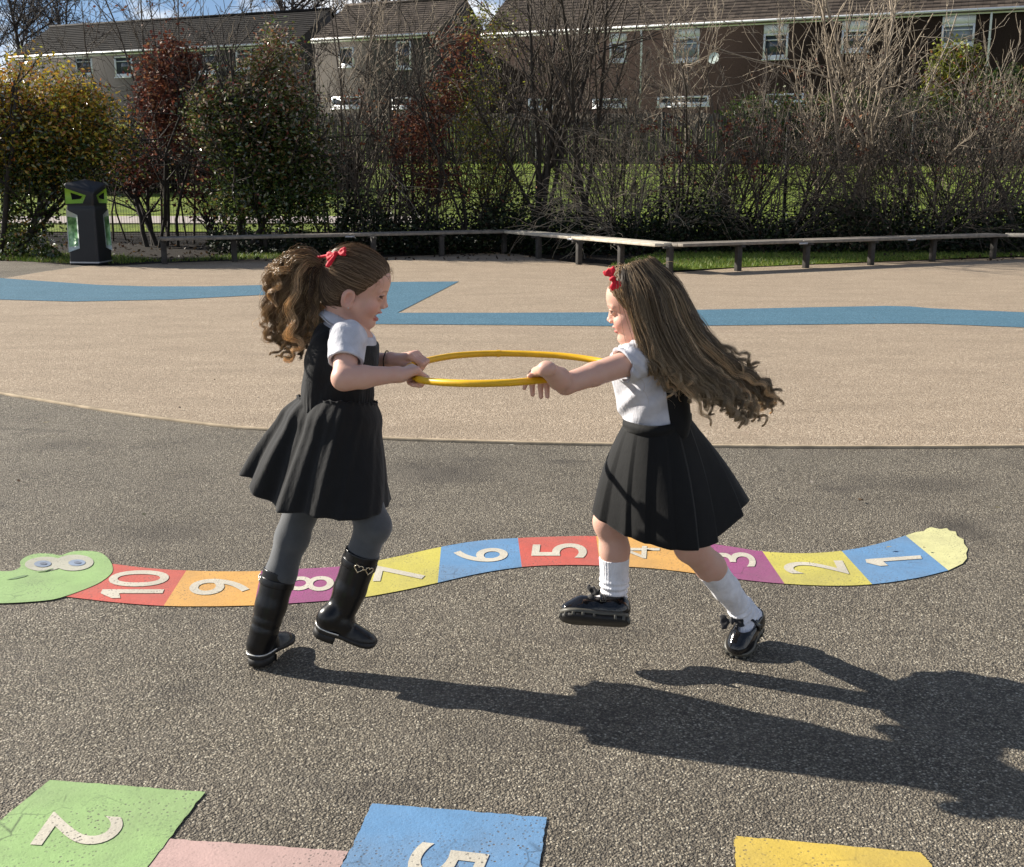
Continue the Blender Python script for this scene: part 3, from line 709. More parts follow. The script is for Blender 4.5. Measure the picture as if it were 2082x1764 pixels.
# ------------------------------------------------------------------ vegetation
def mat_leaf(name, rough=0.4, trans=0.3, spec=0.5):
    n = NT(name); a = n.n('ShaderNodeVertexColor', layer_name='Col')
    n.base(a.outputs[0], rough, spec)
    t = n.n('ShaderNodeBsdfTranslucent'); n.l(a.outputs[0], t.inputs['Color'])
    m = n.n('ShaderNodeMixShader'); m.inputs[0].default_value = trans
    n.l(n.b.outputs[0], m.inputs[1]); n.l(t.outputs[0], m.inputs[2]); n.l(m.outputs[0], n.out.inputs['Surface']); return n.m
def mat_bark(name, c, v=0.35):
    n = NT(name); co = n.coord((1, 1, 0.4)); f = n.noise(co, 14, 4, 0.7)
    n.base(n.ramp(f, [(0.3, tuple(k * (1 - v) for k in c)), (0.7, tuple(k * (1 + v) for k in c))]), 0.85, 0.3); return n.m
M['leaf_gloss'] = mat_leaf('glossy_leaf', 0.2, 0.3, 0.8)
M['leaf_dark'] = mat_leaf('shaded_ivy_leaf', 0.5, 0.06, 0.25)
M['leaf_dry'] = mat_leaf('dry_leaf', 0.6, 0.3, 0.3)
M['leaf_soft'] = mat_leaf('soft_leaf', 0.5, 0.3, 0.4)
M['bark_dark'] = mat_bark('dark_bark', (0.04, 0.034, 0.028))
M['bark_brown'] = mat_bark('brown_bark', (0.085, 0.070, 0.056))
M['bark_pale'] = mat_bark('pale_bark', (0.30, 0.25, 0.19))  # bark of the pale tree; as twig tone on brown bushes, painted sunlight
M['bark_far'] = mat_bark('far_bark', (0.07, 0.06, 0.055))

def grow(rng, p, d, L, r, nch, ang=(28, 55), ratio=0.6, wob=0.12, up=0.06, n=7, rratio=0.55, rmin=0.0035, droop=0.0):
    """branching stems: arrays of start points, directions, lengths, radii -> one (polylines, radii) per level"""
    out = []; p = np.asarray(p, float); d = np.asarray(d, float); L = np.asarray(L, float); r = np.asarray(r, float)
    for lv in range(len(nch) + 1):
        N = len(p); pl = np.zeros((N, n, 3)); pl[:, 0] = p; dd = d.copy(); dirs = np.zeros((N, n, 3)); dirs[:, 0] = d
        for k in range(1, n):
            dd = dd + rng.normal(0, wob * (1 + 0.35 * lv), (N, 3)) + np.array([0, 0, up - droop * k * (lv > 0)])
            dd /= np.linalg.norm(dd, axis=1, keepdims=True); dirs[:, k] = dd
            pl[:, k] = pl[:, k - 1] + dd * (L / (n - 1))[:, None]
        tap = np.linspace(1, 0.42, n)
        out.append((pl, np.maximum(r[:, None] * tap[None], rmin * np.linspace(1, 0.6, n)[None])))
        if lv == len(nch): break
        c = nch[lv]; t = rng.uniform(0.22, 0.98, (N, c)); i = np.minimum((t * (n - 1)).astype(int), n - 2); f = (t * (n - 1) - i)[..., None]
        a = np.arange(N)[:, None]
        p = (pl[a, i] * (1 - f) + pl[a, i + 1] * f).reshape(-1, 3); base = dirs[a, i].reshape(-1, 3)
        rnd = rng.normal(0, 1, base.shape); perp = rnd - (rnd * base).sum(1, keepdims=True) * base; perp /= np.linalg.norm(perp, axis=1, keepdims=True)
        th = np.radians(rng.uniform(ang[0], ang[1], (len(p), 1)))
        d = base * np.cos(th) + perp * np.sin(th)
        L = (L[:, None] * ratio * (1.15 - 0.55 * t) * rng.uniform(0.6, 1.2, t.shape)).reshape(-1)
        r = (r[:, None] * rratio * (1.1 - 0.5 * t)).reshape(-1)
    return out

def merge(parts):
    v, f, k = [], [], 0
    for a, b in parts: v.append(a); f.append(b + k); k += len(a)
    return np.concatenate(v), np.concatenate(f)

def leaves(rng, pts, L, W, updir=0.3):
    """one folded leaf per point -> verts, quads"""
    N = len(pts); d = rng.normal(0, 1, (N, 3)); d[:, 2] = d[:, 2] * 0.7 - 0.15; d /= np.linalg.norm(d, axis=1, keepdims=True)
    u = rng.normal(0, 1, (N, 3)); u[:, 2] += updir * 3; s = np.cross(d, u); s /= np.linalg.norm(s, axis=1, keepdims=True); nn = np.cross(s, d)
    l = (L * rng.uniform(0.7, 1.25, N))[:, None]; w = (W * rng.uniform(0.7, 1.25, N))[:, None]
    v = np.stack([pts, pts + d * l * 0.5 + s * w * 0.5 + nn * w * 0.15, pts + d * l, pts + d * l * 0.5 - s * w * 0.5 + nn * w * 0.15], 1)
    return v.reshape(-1, 3), np.arange(4 * N).reshape(N, 4)

def palette(rng, n, cols, wts, jit=0.25):
    c = np.array(cols)[rng.choice(len(cols), n, p=np.array(wts) / sum(wts))]
    return np.clip(c * rng.uniform(1 - jit, 1 + jit, (n, 1)) * rng.uniform(0.9, 1.1, (n, 3)), 0, 1)

def xz(x, y, Y): q = P(x, y, Y); return q[0], q[2]

def blob_points(rng, blobs, n, clump=0.10, per=14, shell=0.45):
    vol = np.array([b[3] * b[4] * b[5] for b in blobs]); m = max(1, n // per)
    k = rng.choice(len(blobs), m, p=vol / vol.sum()); B = np.array(blobs)[k]
    d = rng.normal(0, 1, (m, 3)); d /= np.linalg.norm(d, axis=1, keepdims=True)
    c = B[:, :3] + d * B[:, 3:6] * (rng.uniform(0, 1, (m, 1)) ** shell)
    pts = np.repeat(c, per, 0) + rng.normal(0, clump, (m * per, 3)); return pts

def leafy_shrub(name, label, cat, base, blobs_px, Y, n, L, W, cols, seed, mat, stems=5, sr=0.03, bark='bark_dark', group=None, depth=0.8, clump=0.10, top=None, lift=0.0, per=14, shell=0.45):
    """evergreen or copper-leaved bush; blobs_px: (x, y, rx, ry) seen extents, turned into real ellipsoids at distance Y"""
    rng = np.random.default_rng(seed); k = Y / FPX; bl = []
    for x, y, rx, ry in blobs_px:
        cx, cz = xz(x, y, Y); bl.append((cx, Y + rng.uniform(-.15, .15), cz, rx * k, depth * rx * k, ry * k))
    zb = float(terr(base, Y)); root = empty(name, (base, Y, zb), label, cat, group)
    pts = blob_points(rng, bl, n, clump, per, shell); pts = pts[pts[:, 2] > zb + lift]
    v, f = leaves(rng, pts, L, W)
    zz = np.array([b[2] + b[5] for b in bl]).max(); h = np.clip((pts[:, 2] - zb) / (zz - zb), 0, 1)
    c = palette(rng, len(pts), *cols)
    if top is not None:
        # young growth, and RTOP's painted glints, towards the top of the bush
        tip = rng.uniform(0, 1, len(pts)) < np.clip((h - 0.30) * 1.7, 0.04, 0.85); c[tip] = palette(rng, int(tip.sum()), *top)
    st = []; dirs = []; LL = []
    for b in range(stems):
        q = bl[b % len(bl)]; s = np.array([base + rng.normal(0, 0.16), Y + rng.normal(0, 0.16), zb - 0.03])
        e = np.array([q[0] + rng.normal(0, q[3] * .4), q[1] + rng.normal(0, q[4] * .3), q[2] + q[5] * 0.5])
        st.append(s); dirs.append(unit(e - s)); LL.append(np.linalg.norm(e - s))
    g = grow(rng, st, dirs, LL, np.full(stems, sr), (7, 5), up=0.02)
    v0, f0 = merge([tubes(*g[0], 7)]); build('trunk', v0, f0, M[bark], root, True)
    vt, ft = merge([tubes(*g[1], 4), tubes(*g[2], 3)])
    build('branches', vt, ft, M[bark], root)
    build('crown', v, f, M[mat], root, col=np.repeat(c, 4, 0))
    return root

def bare_shrub(name, label, cat, x, ytop, Y, seed, stems=4, spread=14, sr=0.028, nch=(7, 6, 4), bark='bark_brown', twig=None, lf=None, group=None, up=0.05, droop=0.0, ratio=0.55, dirs=None, rmin=0.0052, ang=(22, 50), base_sd=0.12, wob=0.1, base_y=None):
    """leafless multi-stemmed bush or young tree; x direction of its foot, ytop how high it reaches in that direction"""
    rng = np.random.default_rng(seed); k = P(x, 400, Y); bx = k[0]; zb = float(terr(bx, Y)); H = P(x, ytop, Y)[2] - zb
    root = empty(name, (bx, Y, zb), label, cat, group)
    st = np.c_[bx + rng.normal(0, base_sd, stems), Y + rng.normal(0, base_sd, stems), np.full(stems, zb - 0.03)]
    if dirs is None:
        d = np.c_[rng.normal(0, math.tan(R(spread)), stems), rng.normal(0, math.tan(R(spread)), stems), np.ones(stems)]
    else: d = np.array(dirs, float)
    d /= np.linalg.norm(d, axis=1, keepdims=True)
    LL = H * rng.uniform(0.8, 1.1, stems)
    g = grow(rng, st, d, LL, sr * rng.uniform(0.7, 1.15, stems), nch, ang=ang, up=up, droop=droop, ratio=ratio, rmin=rmin, wob=wob)
    v0, f0 = tubes(*g[0], 7); build('trunk', v0, f0, M[bark], root, True)
    parts = [tubes(*g[1], 4)] + [tubes(*q, 3) for q in g[2:]]
    vt, ft = merge(parts); build('crown', vt, ft, M[twig or bark], root)
    if lf is not None:
        nl, L, W, cols, mat, zr = lf
        q = g[-1][0]; pts = q[:, 2:].reshape(-1, 3); z0, z1 = zb + zr[0] * H, zb + zr[1] * H; pts = pts[(pts[:, 2] > z0) & (pts[:, 2] < z1)]
        if len(pts):
            pts = pts[rng.choice(len(pts), min(nl, len(pts) * 3))] + rng.normal(0, 0.03, (min(nl, len(pts) * 3), 3))
            v, f = leaves(rng, pts, L, W); build('leaves', v, f, M[mat], root, col=np.repeat(palette(rng, len(pts), *cols), 4, 0))
    return root

GREEN = ([(0.03, 0.055, 0.014), (0.055, 0.09, 0.02), (0.11, 0.13, 0.03), (0.15, 0.09, 0.03)], [3, 4, 3, 1])
YTOP = ([(0.48, 0.36, 0.04), (0.50, 0.28, 0.045), (0.28, 0.28, 0.04), (0.34, 0.13, 0.035)], [4, 3, 3, 2])
RTOP = ([(0.22, 0.06, 0.04), (0.26, 0.13, 0.06), (0.13, 0.15, 0.04), (0.46, 0.38, 0.26)], [2, 2, 5, 4])  # reddish shoots; the palest tone paints in glints on glossy leaves
COPPER = ([(0.145, 0.05, 0.035), (0.22, 0.085, 0.045), (0.085, 0.032, 0.026), (0.34, 0.17, 0.08)], [4, 3, 3, 1])
OLIVE = ([(0.19, 0.21, 0.03), (0.30, 0.29, 0.045), (0.12, 0.14, 0.025), (0.30, 0.12, 0.04)], [4, 3, 3, 1])

leafy_shrub('evergreen_bush', 'big rounded evergreen bush with yellow orange tips, behind the litter bin', 'bush', -8.3,
            [(40, 240, 165, 120), (140, 260, 120, 100), (-60, 260, 130, 120), (60, 350, 150, 90), (215, 320, 70, 70), (175, 215, 60, 55), (30, 460, 90, 55)], 18.9, 30000, 0.082, 0.04, GREEN, 1, 'leaf_gloss', 6, 0.05, top=YTOP, depth=0.7)
leafy_shrub('evergreen_bush', 'tall dark evergreen bush with reddish shoots rising to a peak, behind the dark bench', 'bush', -4.6,
            [(520, 280, 110, 110), (470, 230, 80, 90), (560, 160, 62, 90), (562, 95, 36, 60), (520, 150, 50, 50), (590, 300, 95, 130), (430, 240, 52, 70), (530, 410, 120, 60), (640, 380, 60, 90)], 20.2, 27000, 0.082, 0.04, GREEN, 2, 'leaf_gloss', 6, 0.04, top=RTOP, depth=0.7)
leafy_shrub('young_beech', 'copper leaved young beech between the two evergreen bushes', 'tree', P(338, 400, 21)[0],
            [(340, 170, 62, 85), (375, 135, 45, 55), (310, 220, 45, 75), (350, 270, 55, 60), (340, 110, 30, 45)], 21.0, 3600, 0.085, 0.055, COPPER, 3, 'leaf_dry', 3, 0.032, bark='bark_dark', clump=0.09, per=9)
leafy_shrub('young_beech', 'low copper beech sapling with a thick dark stem beside the litter bin', 'tree', P(285, 400, 21)[0],
            [(275, 350, 45, 40), (250, 330, 35, 30)], 21.3, 700, 0.085, 0.055, COPPER, 4, 'leaf_dry', 3, 0.05, per=6)
leafy_shrub('young_beech', 'slim copper beech leaning against the dark evergreen peak', 'tree', P(415, 400, 21)[0],
            [(400, 400, 60, 40), (425, 345, 40, 40)], 21.4, 500, 0.085, 0.055, COPPER, 5, 'leaf_dry', 3, 0.036, per=6)
leafy_shrub('red_leaved_bush', 'wine red leaved bush in the middle of the hedge line, beside the olive one', 'bush', P(850, 400, 20.6)[0],
            [(860, 270, 62, 60), (925, 110, 42, 70), (900, 210, 45, 50), (830, 310, 45, 45), (880, 370, 60, 40)], 20.6, 3600, 0.07, 0.042, COPPER, 6, 'leaf_dry', 5, 0.028, clump=0.08, per=9)
leafy_shrub('olive_bush', 'open olive green bush beside the wine red one, in the middle of the hedge line', 'bush', P(960, 400, 20.9)[0],
            [(960, 200, 65, 75), (900, 185, 45, 45), (975, 280, 70, 70), (985, 370, 60, 55), (1000, 70, 60, 60)], 20.9, 3200, 0.06, 0.036, OLIVE, 7, 'leaf_soft', 5, 0.026, clump=0.09, per=8)
RL = lambda n, z0, z1: (n, 0.075, 0.045, COPPER, 'leaf_dry', (z0, z1))
BARE = 'leafless bushes along the mesh fence'
bs = [  # label, x, ytop, Y, seed, options
    ('slim leafless tree with dry leaves at its top, above the copper beech', 318, -60, 21.8, 11, dict(stems=2, spread=5, sr=0.03, nch=(9, 5), lf=RL(60, .75, 1.0))),
    ('slender leafless tree beside the copper beech, crown against the sky', 372, -70, 21.6, 12, dict(stems=2, spread=4, sr=0.026, nch=(10, 5, 2), lf=RL(60, .75, 1.0))),
    ('dense grey twiggy bush right of the dark evergreen peak', 655, 40, 21.2, 13, dict(stems=7, spread=13, sr=0.024, nch=(8, 5))),
    ('tall leafless bush in front of the brown roofed middle house', 735, -40, 21.6, 14, dict(twig='bark_pale', stems=5, spread=9, sr=0.03, nch=(7, 4, 2))),
    ('leafless bush rising out of the wine red one', 800, 40, 21.3, 15, dict(stems=5, spread=12, sr=0.026, nch=(8, 4, 2), lf=RL(200, .25, .7))),
    ('tall dark multi-stemmed leafless tree in the middle of the hedge line', 1090, -110, 21.0, 16, dict(stems=7, spread=9, sr=0.042, nch=(8, 4, 2), bark='bark_dark', twig='bark_brown')),
    ('leafless tree with one dark leaning trunk right of the multi-stemmed one', 1185, -60, 21.3, 17, dict(stems=3, spread=12, sr=0.045, nch=(8, 4, 2), bark='bark_dark', twig='bark_brown')),
    ('leafless twiggy bush standing against the paling fence', 1010, 20, 21.7, 18, dict(stems=5, spread=14, sr=0.022, nch=(8, 4, 2), lf=(350, .06, .036, OLIVE, 'leaf_soft', (.2, .95)))),
    ('arching tangle of brown twigs bending over the pale bench', 1290, 280, 20.4, 19, dict(stems=16, spread=38, sr=0.016, nch=(9, 6), up=-0.02, droop=0.012, bark='bark_brown', twig='bark_pale', ratio=0.7)),
    ('leafless bush below the white satellite dish', 1390, 30, 21.5, 20, dict(twig='bark_pale', stems=6, spread=13, sr=0.026, nch=(7, 4, 2))),
    ('leafless bush with scattered copper leaves below the third upper window', 1500, 70, 21.0, 21, dict(stems=6, spread=16, sr=0.026, nch=(7, 4, 2), lf=RL(900, .15, .62))),
    ('leafless brown bush left of the pale stemmed tree', 1620, 10, 21.4, 22, dict(twig='bark_pale', stems=5, spread=14, sr=0.024, nch=(7, 4, 2), lf=RL(160, .2, .8))),
    ('pale stemmed leafless tree catching the sun, spreading in front of the white windows', 1740, -90, 20.6, 23, dict(stems=5, spread=9, sr=0.036, nch=(8, 4, 2), bark='bark_pale', twig='bark_pale')),
    ('dense thicket of brown twigs right of the pale stemmed tree', 1880, 190, 20.8, 24, dict(stems=12, spread=24, sr=0.02, nch=(8, 5), ratio=0.6)),
    ('dense brown twiggy bush near the right edge, in front of the olive shrub', 1985, 165, 20.5, 25, dict(twig='bark_pale', stems=12, spread=22, sr=0.02, nch=(8, 5), ratio=0.6)),
    ('twiggy bush with a few orange leaves at the right edge of the picture', 2090, 110, 20.2, 26, dict(stems=8, spread=18, sr=0.024, nch=(8, 5), lf=RL(500, .3, .9))),
    ('low bush of brown twigs behind the grey bench', 1560, 250, 20.2, 27, dict(stems=12, spread=34, sr=0.014, nch=(8, 5), ratio=0.6, bark='bark_brown')),
    ('leafless bush with thin upright stems above the middle bench bend', 1255, 90, 21.8, 28, dict(stems=6, spread=12, sr=0.022, nch=(8, 4, 2))),
    ('low leafless bush between the dark evergreen and the wine red bush', 745, 240, 20.6, 29, dict(stems=8, spread=20, sr=0.018, nch=(8, 5))),
    ('arching brown thicket over the grey bench, right of the pale stemmed tree', 1830, 260, 20.0, 30, dict(stems=14, spread=40, sr=0.015, nch=(9, 6), up=-0.02, droop=0.012, ratio=0.7)),
    ('thin dark sapling right of the multi-stemmed tree, half its height', 1140, 190, 22.3, 31, dict(stems=3, spread=6, sr=0.024, nch=(8, 4), bark='bark_dark')),
    ('thin dark saplings in front of the bright lawn, left of the pale stemmed tree', 1660, 200, 22.4, 32, dict(stems=4, spread=8, sr=0.022, nch=(8, 4), bark='bark_dark')),
    ('low dark bush of crossed stems behind the short pale bench', 1235, 285, 21.4, 33, dict(stems=10, spread=30, sr=0.016, nch=(8, 5), bark='bark_dark', ratio=0.65)),
    ('low dark bush of crossed stems under the copper leaves, right of the arching tangle', 1455, 290, 21.6, 34, dict(stems=10, spread=30, sr=0.016, nch=(8, 5), bark='bark_dark', ratio=0.65, lf=RL(300, .2, 1.0))),
    ('low dark bush of crossed stems at the foot of the wine red bush', 905, 300, 21.2, 35, dict(stems=9, spread=28, sr=0.016, nch=(8, 5), bark='bark_dark', ratio=0.65, lf=RL(260, .1, 1.0))),
    ('low dark bush of crossed stems below the olive bush', 1005, 300, 21.5, 36, dict(stems=9, spread=28, sr=0.016, nch=(8, 5), bark='bark_dark', ratio=0.65, lf=(260, .06, .036, OLIVE, 'leaf_soft', (.1, 1)))),
    ('low dark bush of crossed stems in front of the lawn, beside the pale stemmed tree', 1790, 285, 21.6, 37, dict(stems=10, spread=30, sr=0.016, nch=(8, 5), bark='bark_dark', ratio=0.65)),
    ('low dark bush of crossed stems in front of the lawn, near the right edge', 1930, 280, 21.6, 38, dict(stems=12, spread=30, sr=0.016, nch=(8, 6), bark='bark_dark', ratio=0.65, lf=RL(200, .2, 1.0))),
    ('twiggy bush in front of the pale left terrace, behind the copper beech', 450, 90, 22.0, 39, dict(stems=5, spread=14, sr=0.02, nch=(8, 5, 2))),
    ('thin upright twiggy bush left of the copper beech, above the big evergreen', 235, 20, 22.2, 40, dict(stems=4, spread=12, sr=0.02, nch=(8, 4, 2))),
]
for lab, x, yt, Y, sd, kw in bs:
    bare_shrub('leafless_tree' if 'tree' in lab else 'leafless_bush', lab, 'tree' if 'tree' in lab else 'bush', x, yt, Y, sd, group=BARE, **kw)

# hedges and bushes on the far side of the lawn
for i, (x, yt, yb, rx, Y) in enumerate(((40, 262, 398, 130, 32.5), (255, 250, 400, 130, 32.0), (470, 245, 398, 130, 32.4), (660, 300, 392, 80, 33))):
    leafy_shrub('beech_hedge', ['brown beech hedge at the far left end of the lawn', 'brown beech hedge beyond the lawn, behind the litter bin', 'brown beech hedge beyond the lawn, behind the dark evergreen', 'brown beech hedge next to the paling fence'][i], 'hedge',
                P(x, 380, Y)[0], [(x, (yt + yb) / 2 + 8, rx, (yb - yt) / 2 + 10)], Y, 5200, 0.16, 0.11, ([(0.05, 0.032, 0.022), (0.03, 0.024, 0.018), (0.09, 0.045, 0.03)], [3, 3, 1]), 40 + i, 'leaf_dry', 4, 0.03, depth=0.35, clump=0.12, per=6)
for i, (x, y, rx, ry, Y, cols, lab) in enumerate((
    (1560, 265, 105, 66, 44, GREEN, 'dark hedge bush right of the paling fence'), (1720, 262, 115, 70, 44.2, GREEN, 'dark hedge bush behind the pale stemmed tree'),
    (1890, 268, 115, 70, 44, GREEN, 'dark hedge bush below the olive shrub'), (2060, 265, 110, 75, 43.6, GREEN, 'dark hedge bush at the right edge, below the brown terrace'),
    (1945, 165, 62, 75, 49, OLIVE, 'olive yellow shrub growing up against the brown terrace'), (2040, 200, 70, 55, 48, GREEN, 'dark green shrub under the white downpipe of the brown terrace'))):
    leafy_shrub('garden_shrub', lab, 'bush', P(x, y, Y)[0], [(x, y, rx, ry)] + ([(x - 20, y + 60, rx * .9, ry * .7)] if i == 4 else []), Y, 6500, 0.19, 0.11, cols, 60 + i, 'leaf_soft', 4, 0.05, depth=0.6, clump=0.16, per=8)
# bare crowns behind the houses
for i, (x, yt, Y, w, lab) in enumerate(((70, -70, 98, 30, 'wide bare tree behind the left end of the long terrace'), (-60, -30, 96, 30, 'bare tree at the left edge, behind the long terrace'), (600, -60, 92, 28, 'bare tree against the sky behind the right end of the long terrace'), (790, -50, 94, 28, 'bare tree crown above the roof of the grey middle house'), (160, 20, 102, 30, 'lower bare tree beside the wide one behind the long terrace'))):
    bare_shrub('bare_tree', lab, 'tree', x, yt, Y, 80 + i, stems=1, spread=2, sr=0.28, nch=(11, 8, 6, 3), bark='bark_far', ratio=0.62, rmin=0.018, ang=(25, 60), up=0.05, base_sd=0.02, wob=0.07)

# ------------------------------------------------------------------ ground cover
rng = np.random.default_rng(99)
def cover(name, poly_px, n, zmax, L, W, cols, mat, Yr, kind='stuff', label=None):
    x0, x1 = poly_px; Y = rng.uniform(Yr[0], Yr[1], n); xx = (rng.uniform(x0, x1, n) - CXP) / FPX * Y
    cl = (np.sin(xx * 2.1 + 1) + np.sin(xx * 5.3 + Y * 1.7)) * 0.22 + 0.65
    pts = np.c_[xx, Y, terr(xx, Y) + rng.uniform(0, 1, n) ** 1.4 * zmax * cl]
    v, f = leaves(rng, pts, L, W); o = build(name, v, f, M[mat], col=np.repeat(palette(rng, n, *cols), 4, 0)); return tag(o, kind=kind)
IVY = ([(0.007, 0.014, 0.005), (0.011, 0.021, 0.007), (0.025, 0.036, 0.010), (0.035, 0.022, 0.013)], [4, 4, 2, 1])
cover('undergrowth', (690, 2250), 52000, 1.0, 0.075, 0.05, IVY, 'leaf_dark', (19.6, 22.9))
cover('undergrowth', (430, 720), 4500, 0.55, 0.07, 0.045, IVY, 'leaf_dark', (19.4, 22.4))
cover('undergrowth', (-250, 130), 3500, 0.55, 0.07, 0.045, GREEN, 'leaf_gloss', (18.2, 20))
cover('fallen_leaves', (-200, 2300), 3000, 0.02, 0.08, 0.05, ([(0.05, 0.033, 0.02), (0.10, 0.065, 0.035), (0.03, 0.022, 0.015)], [3, 2, 3]), 'leaf_dry', (18.0, 23))

def blades(name, region, n, h, cols, seed):
    """short grass tufts inside a plan polygon"""
    r = np.random.default_rng(seed); q = np.array(region); lo, hi = q.min(0), q.max(0); out = []
    pts = r.uniform(lo, hi, (n * 3, 2)); x, y = pts[:, 0], pts[:, 1]; ins = np.zeros(len(pts), bool); j = len(q) - 1
    for i in range(len(q)):
        c = ((q[i, 1] > y) != (q[j, 1] > y)) & (x < (q[j, 0] - q[i, 0]) * (y - q[i, 1]) / (q[j, 1] - q[i, 1] + 1e-12) + q[i, 0]); ins ^= c; j = i
    p = pts[ins][:n]; N = len(p); z = np.maximum(terr(p[:, 0], p[:, 1]), 0.0); b = np.c_[p, z]
    a = r.uniform(0, 6.28, N); w = np.c_[np.cos(a), np.sin(a), np.zeros(N)] * 0.006; lean = r.normal(0, 0.5, (N, 3)); lean[:, 2] = 1
    hh = h * r.uniform(0.4, 1.3, (N, 1)); t = b + lean * hh
    v = np.stack([b - w, b + w, t], 1).reshape(-1, 3); f = np.arange(3 * N).reshape(N, 3)
    return tag(build(name, v, f, M['leaf_soft'], col=np.repeat(palette(r, N, *cols), 3, 0)), kind='stuff')
GR = ([(0.07, 0.13, 0.018), (0.13, 0.20, 0.028), (0.23, 0.29, 0.05), (0.28, 0.25, 0.09)], [4, 4, 3, 1])
gs = [G(x, y)[:2] for x, y in ((1240, 540), (1365, 551), (1500, 544), (1640, 538), (1770, 533), (1895, 528), (2020, 523), (2300, 517), (2300, 505), (1900, 508), (1500, 512), (1330, 518))]
blades('grass', gs, 26000, 0.055, GR, 5)
flat('turf', gs, 0.003, M['lawn'], 'structure')
blades('grass', [G(x, y)[:2] for x, y in ((-200, 527), (0, 530), (140, 537), (250, 537), (330, 532), (250, 522), (0, 512), (-200, 512))], 6000, 0.07, GR, 6)
blades('grass', [G(x, y)[:2] for x, y in ((330, 533), (480, 529), (620, 525), (620, 518), (480, 520))], 1800, 0.06, GR, 8)
# a few leaves and scraps blown over the playground
r = np.random.default_rng(31); N = 70
px = np.c_[r.uniform(0, 2082, N), 530 + 620 * r.uniform(0, 1, N) ** 2.2]; pt = np.array([G(*q) for q in px]); pt[:, 2] = 0.014
v, f = leaves(r, pt, 0.035, 0.018); v[:, 2] = 0.010 + (v[:, 2] - 0.014) * 0.25 + 0.006
tag(build('scattered_leaves', v, f, M['leaf_dry'], col=np.repeat(palette(r, N, [(0.12, 0.08, 0.04), (0.45, 0.42, 0.36), (0.05, 0.04, 0.03), (0.3, 0.26, 0.14)], [3, 2, 2, 2]), 4, 0)), kind='stuff')
# ------------------------------------------------------------------ smooth solids from distance fields
def axis(lo, hi, h, fine=()):
    out = [lo]
    while out[-1] < hi:
        x = out[-1]; s = h
        for a, b, hf in fine:
            if a <= x < b: s = min(s, hf)
            elif x < a < x + s: s = min(s, max(a - x, hf))
        out.append(x + s)
    return np.array(out)

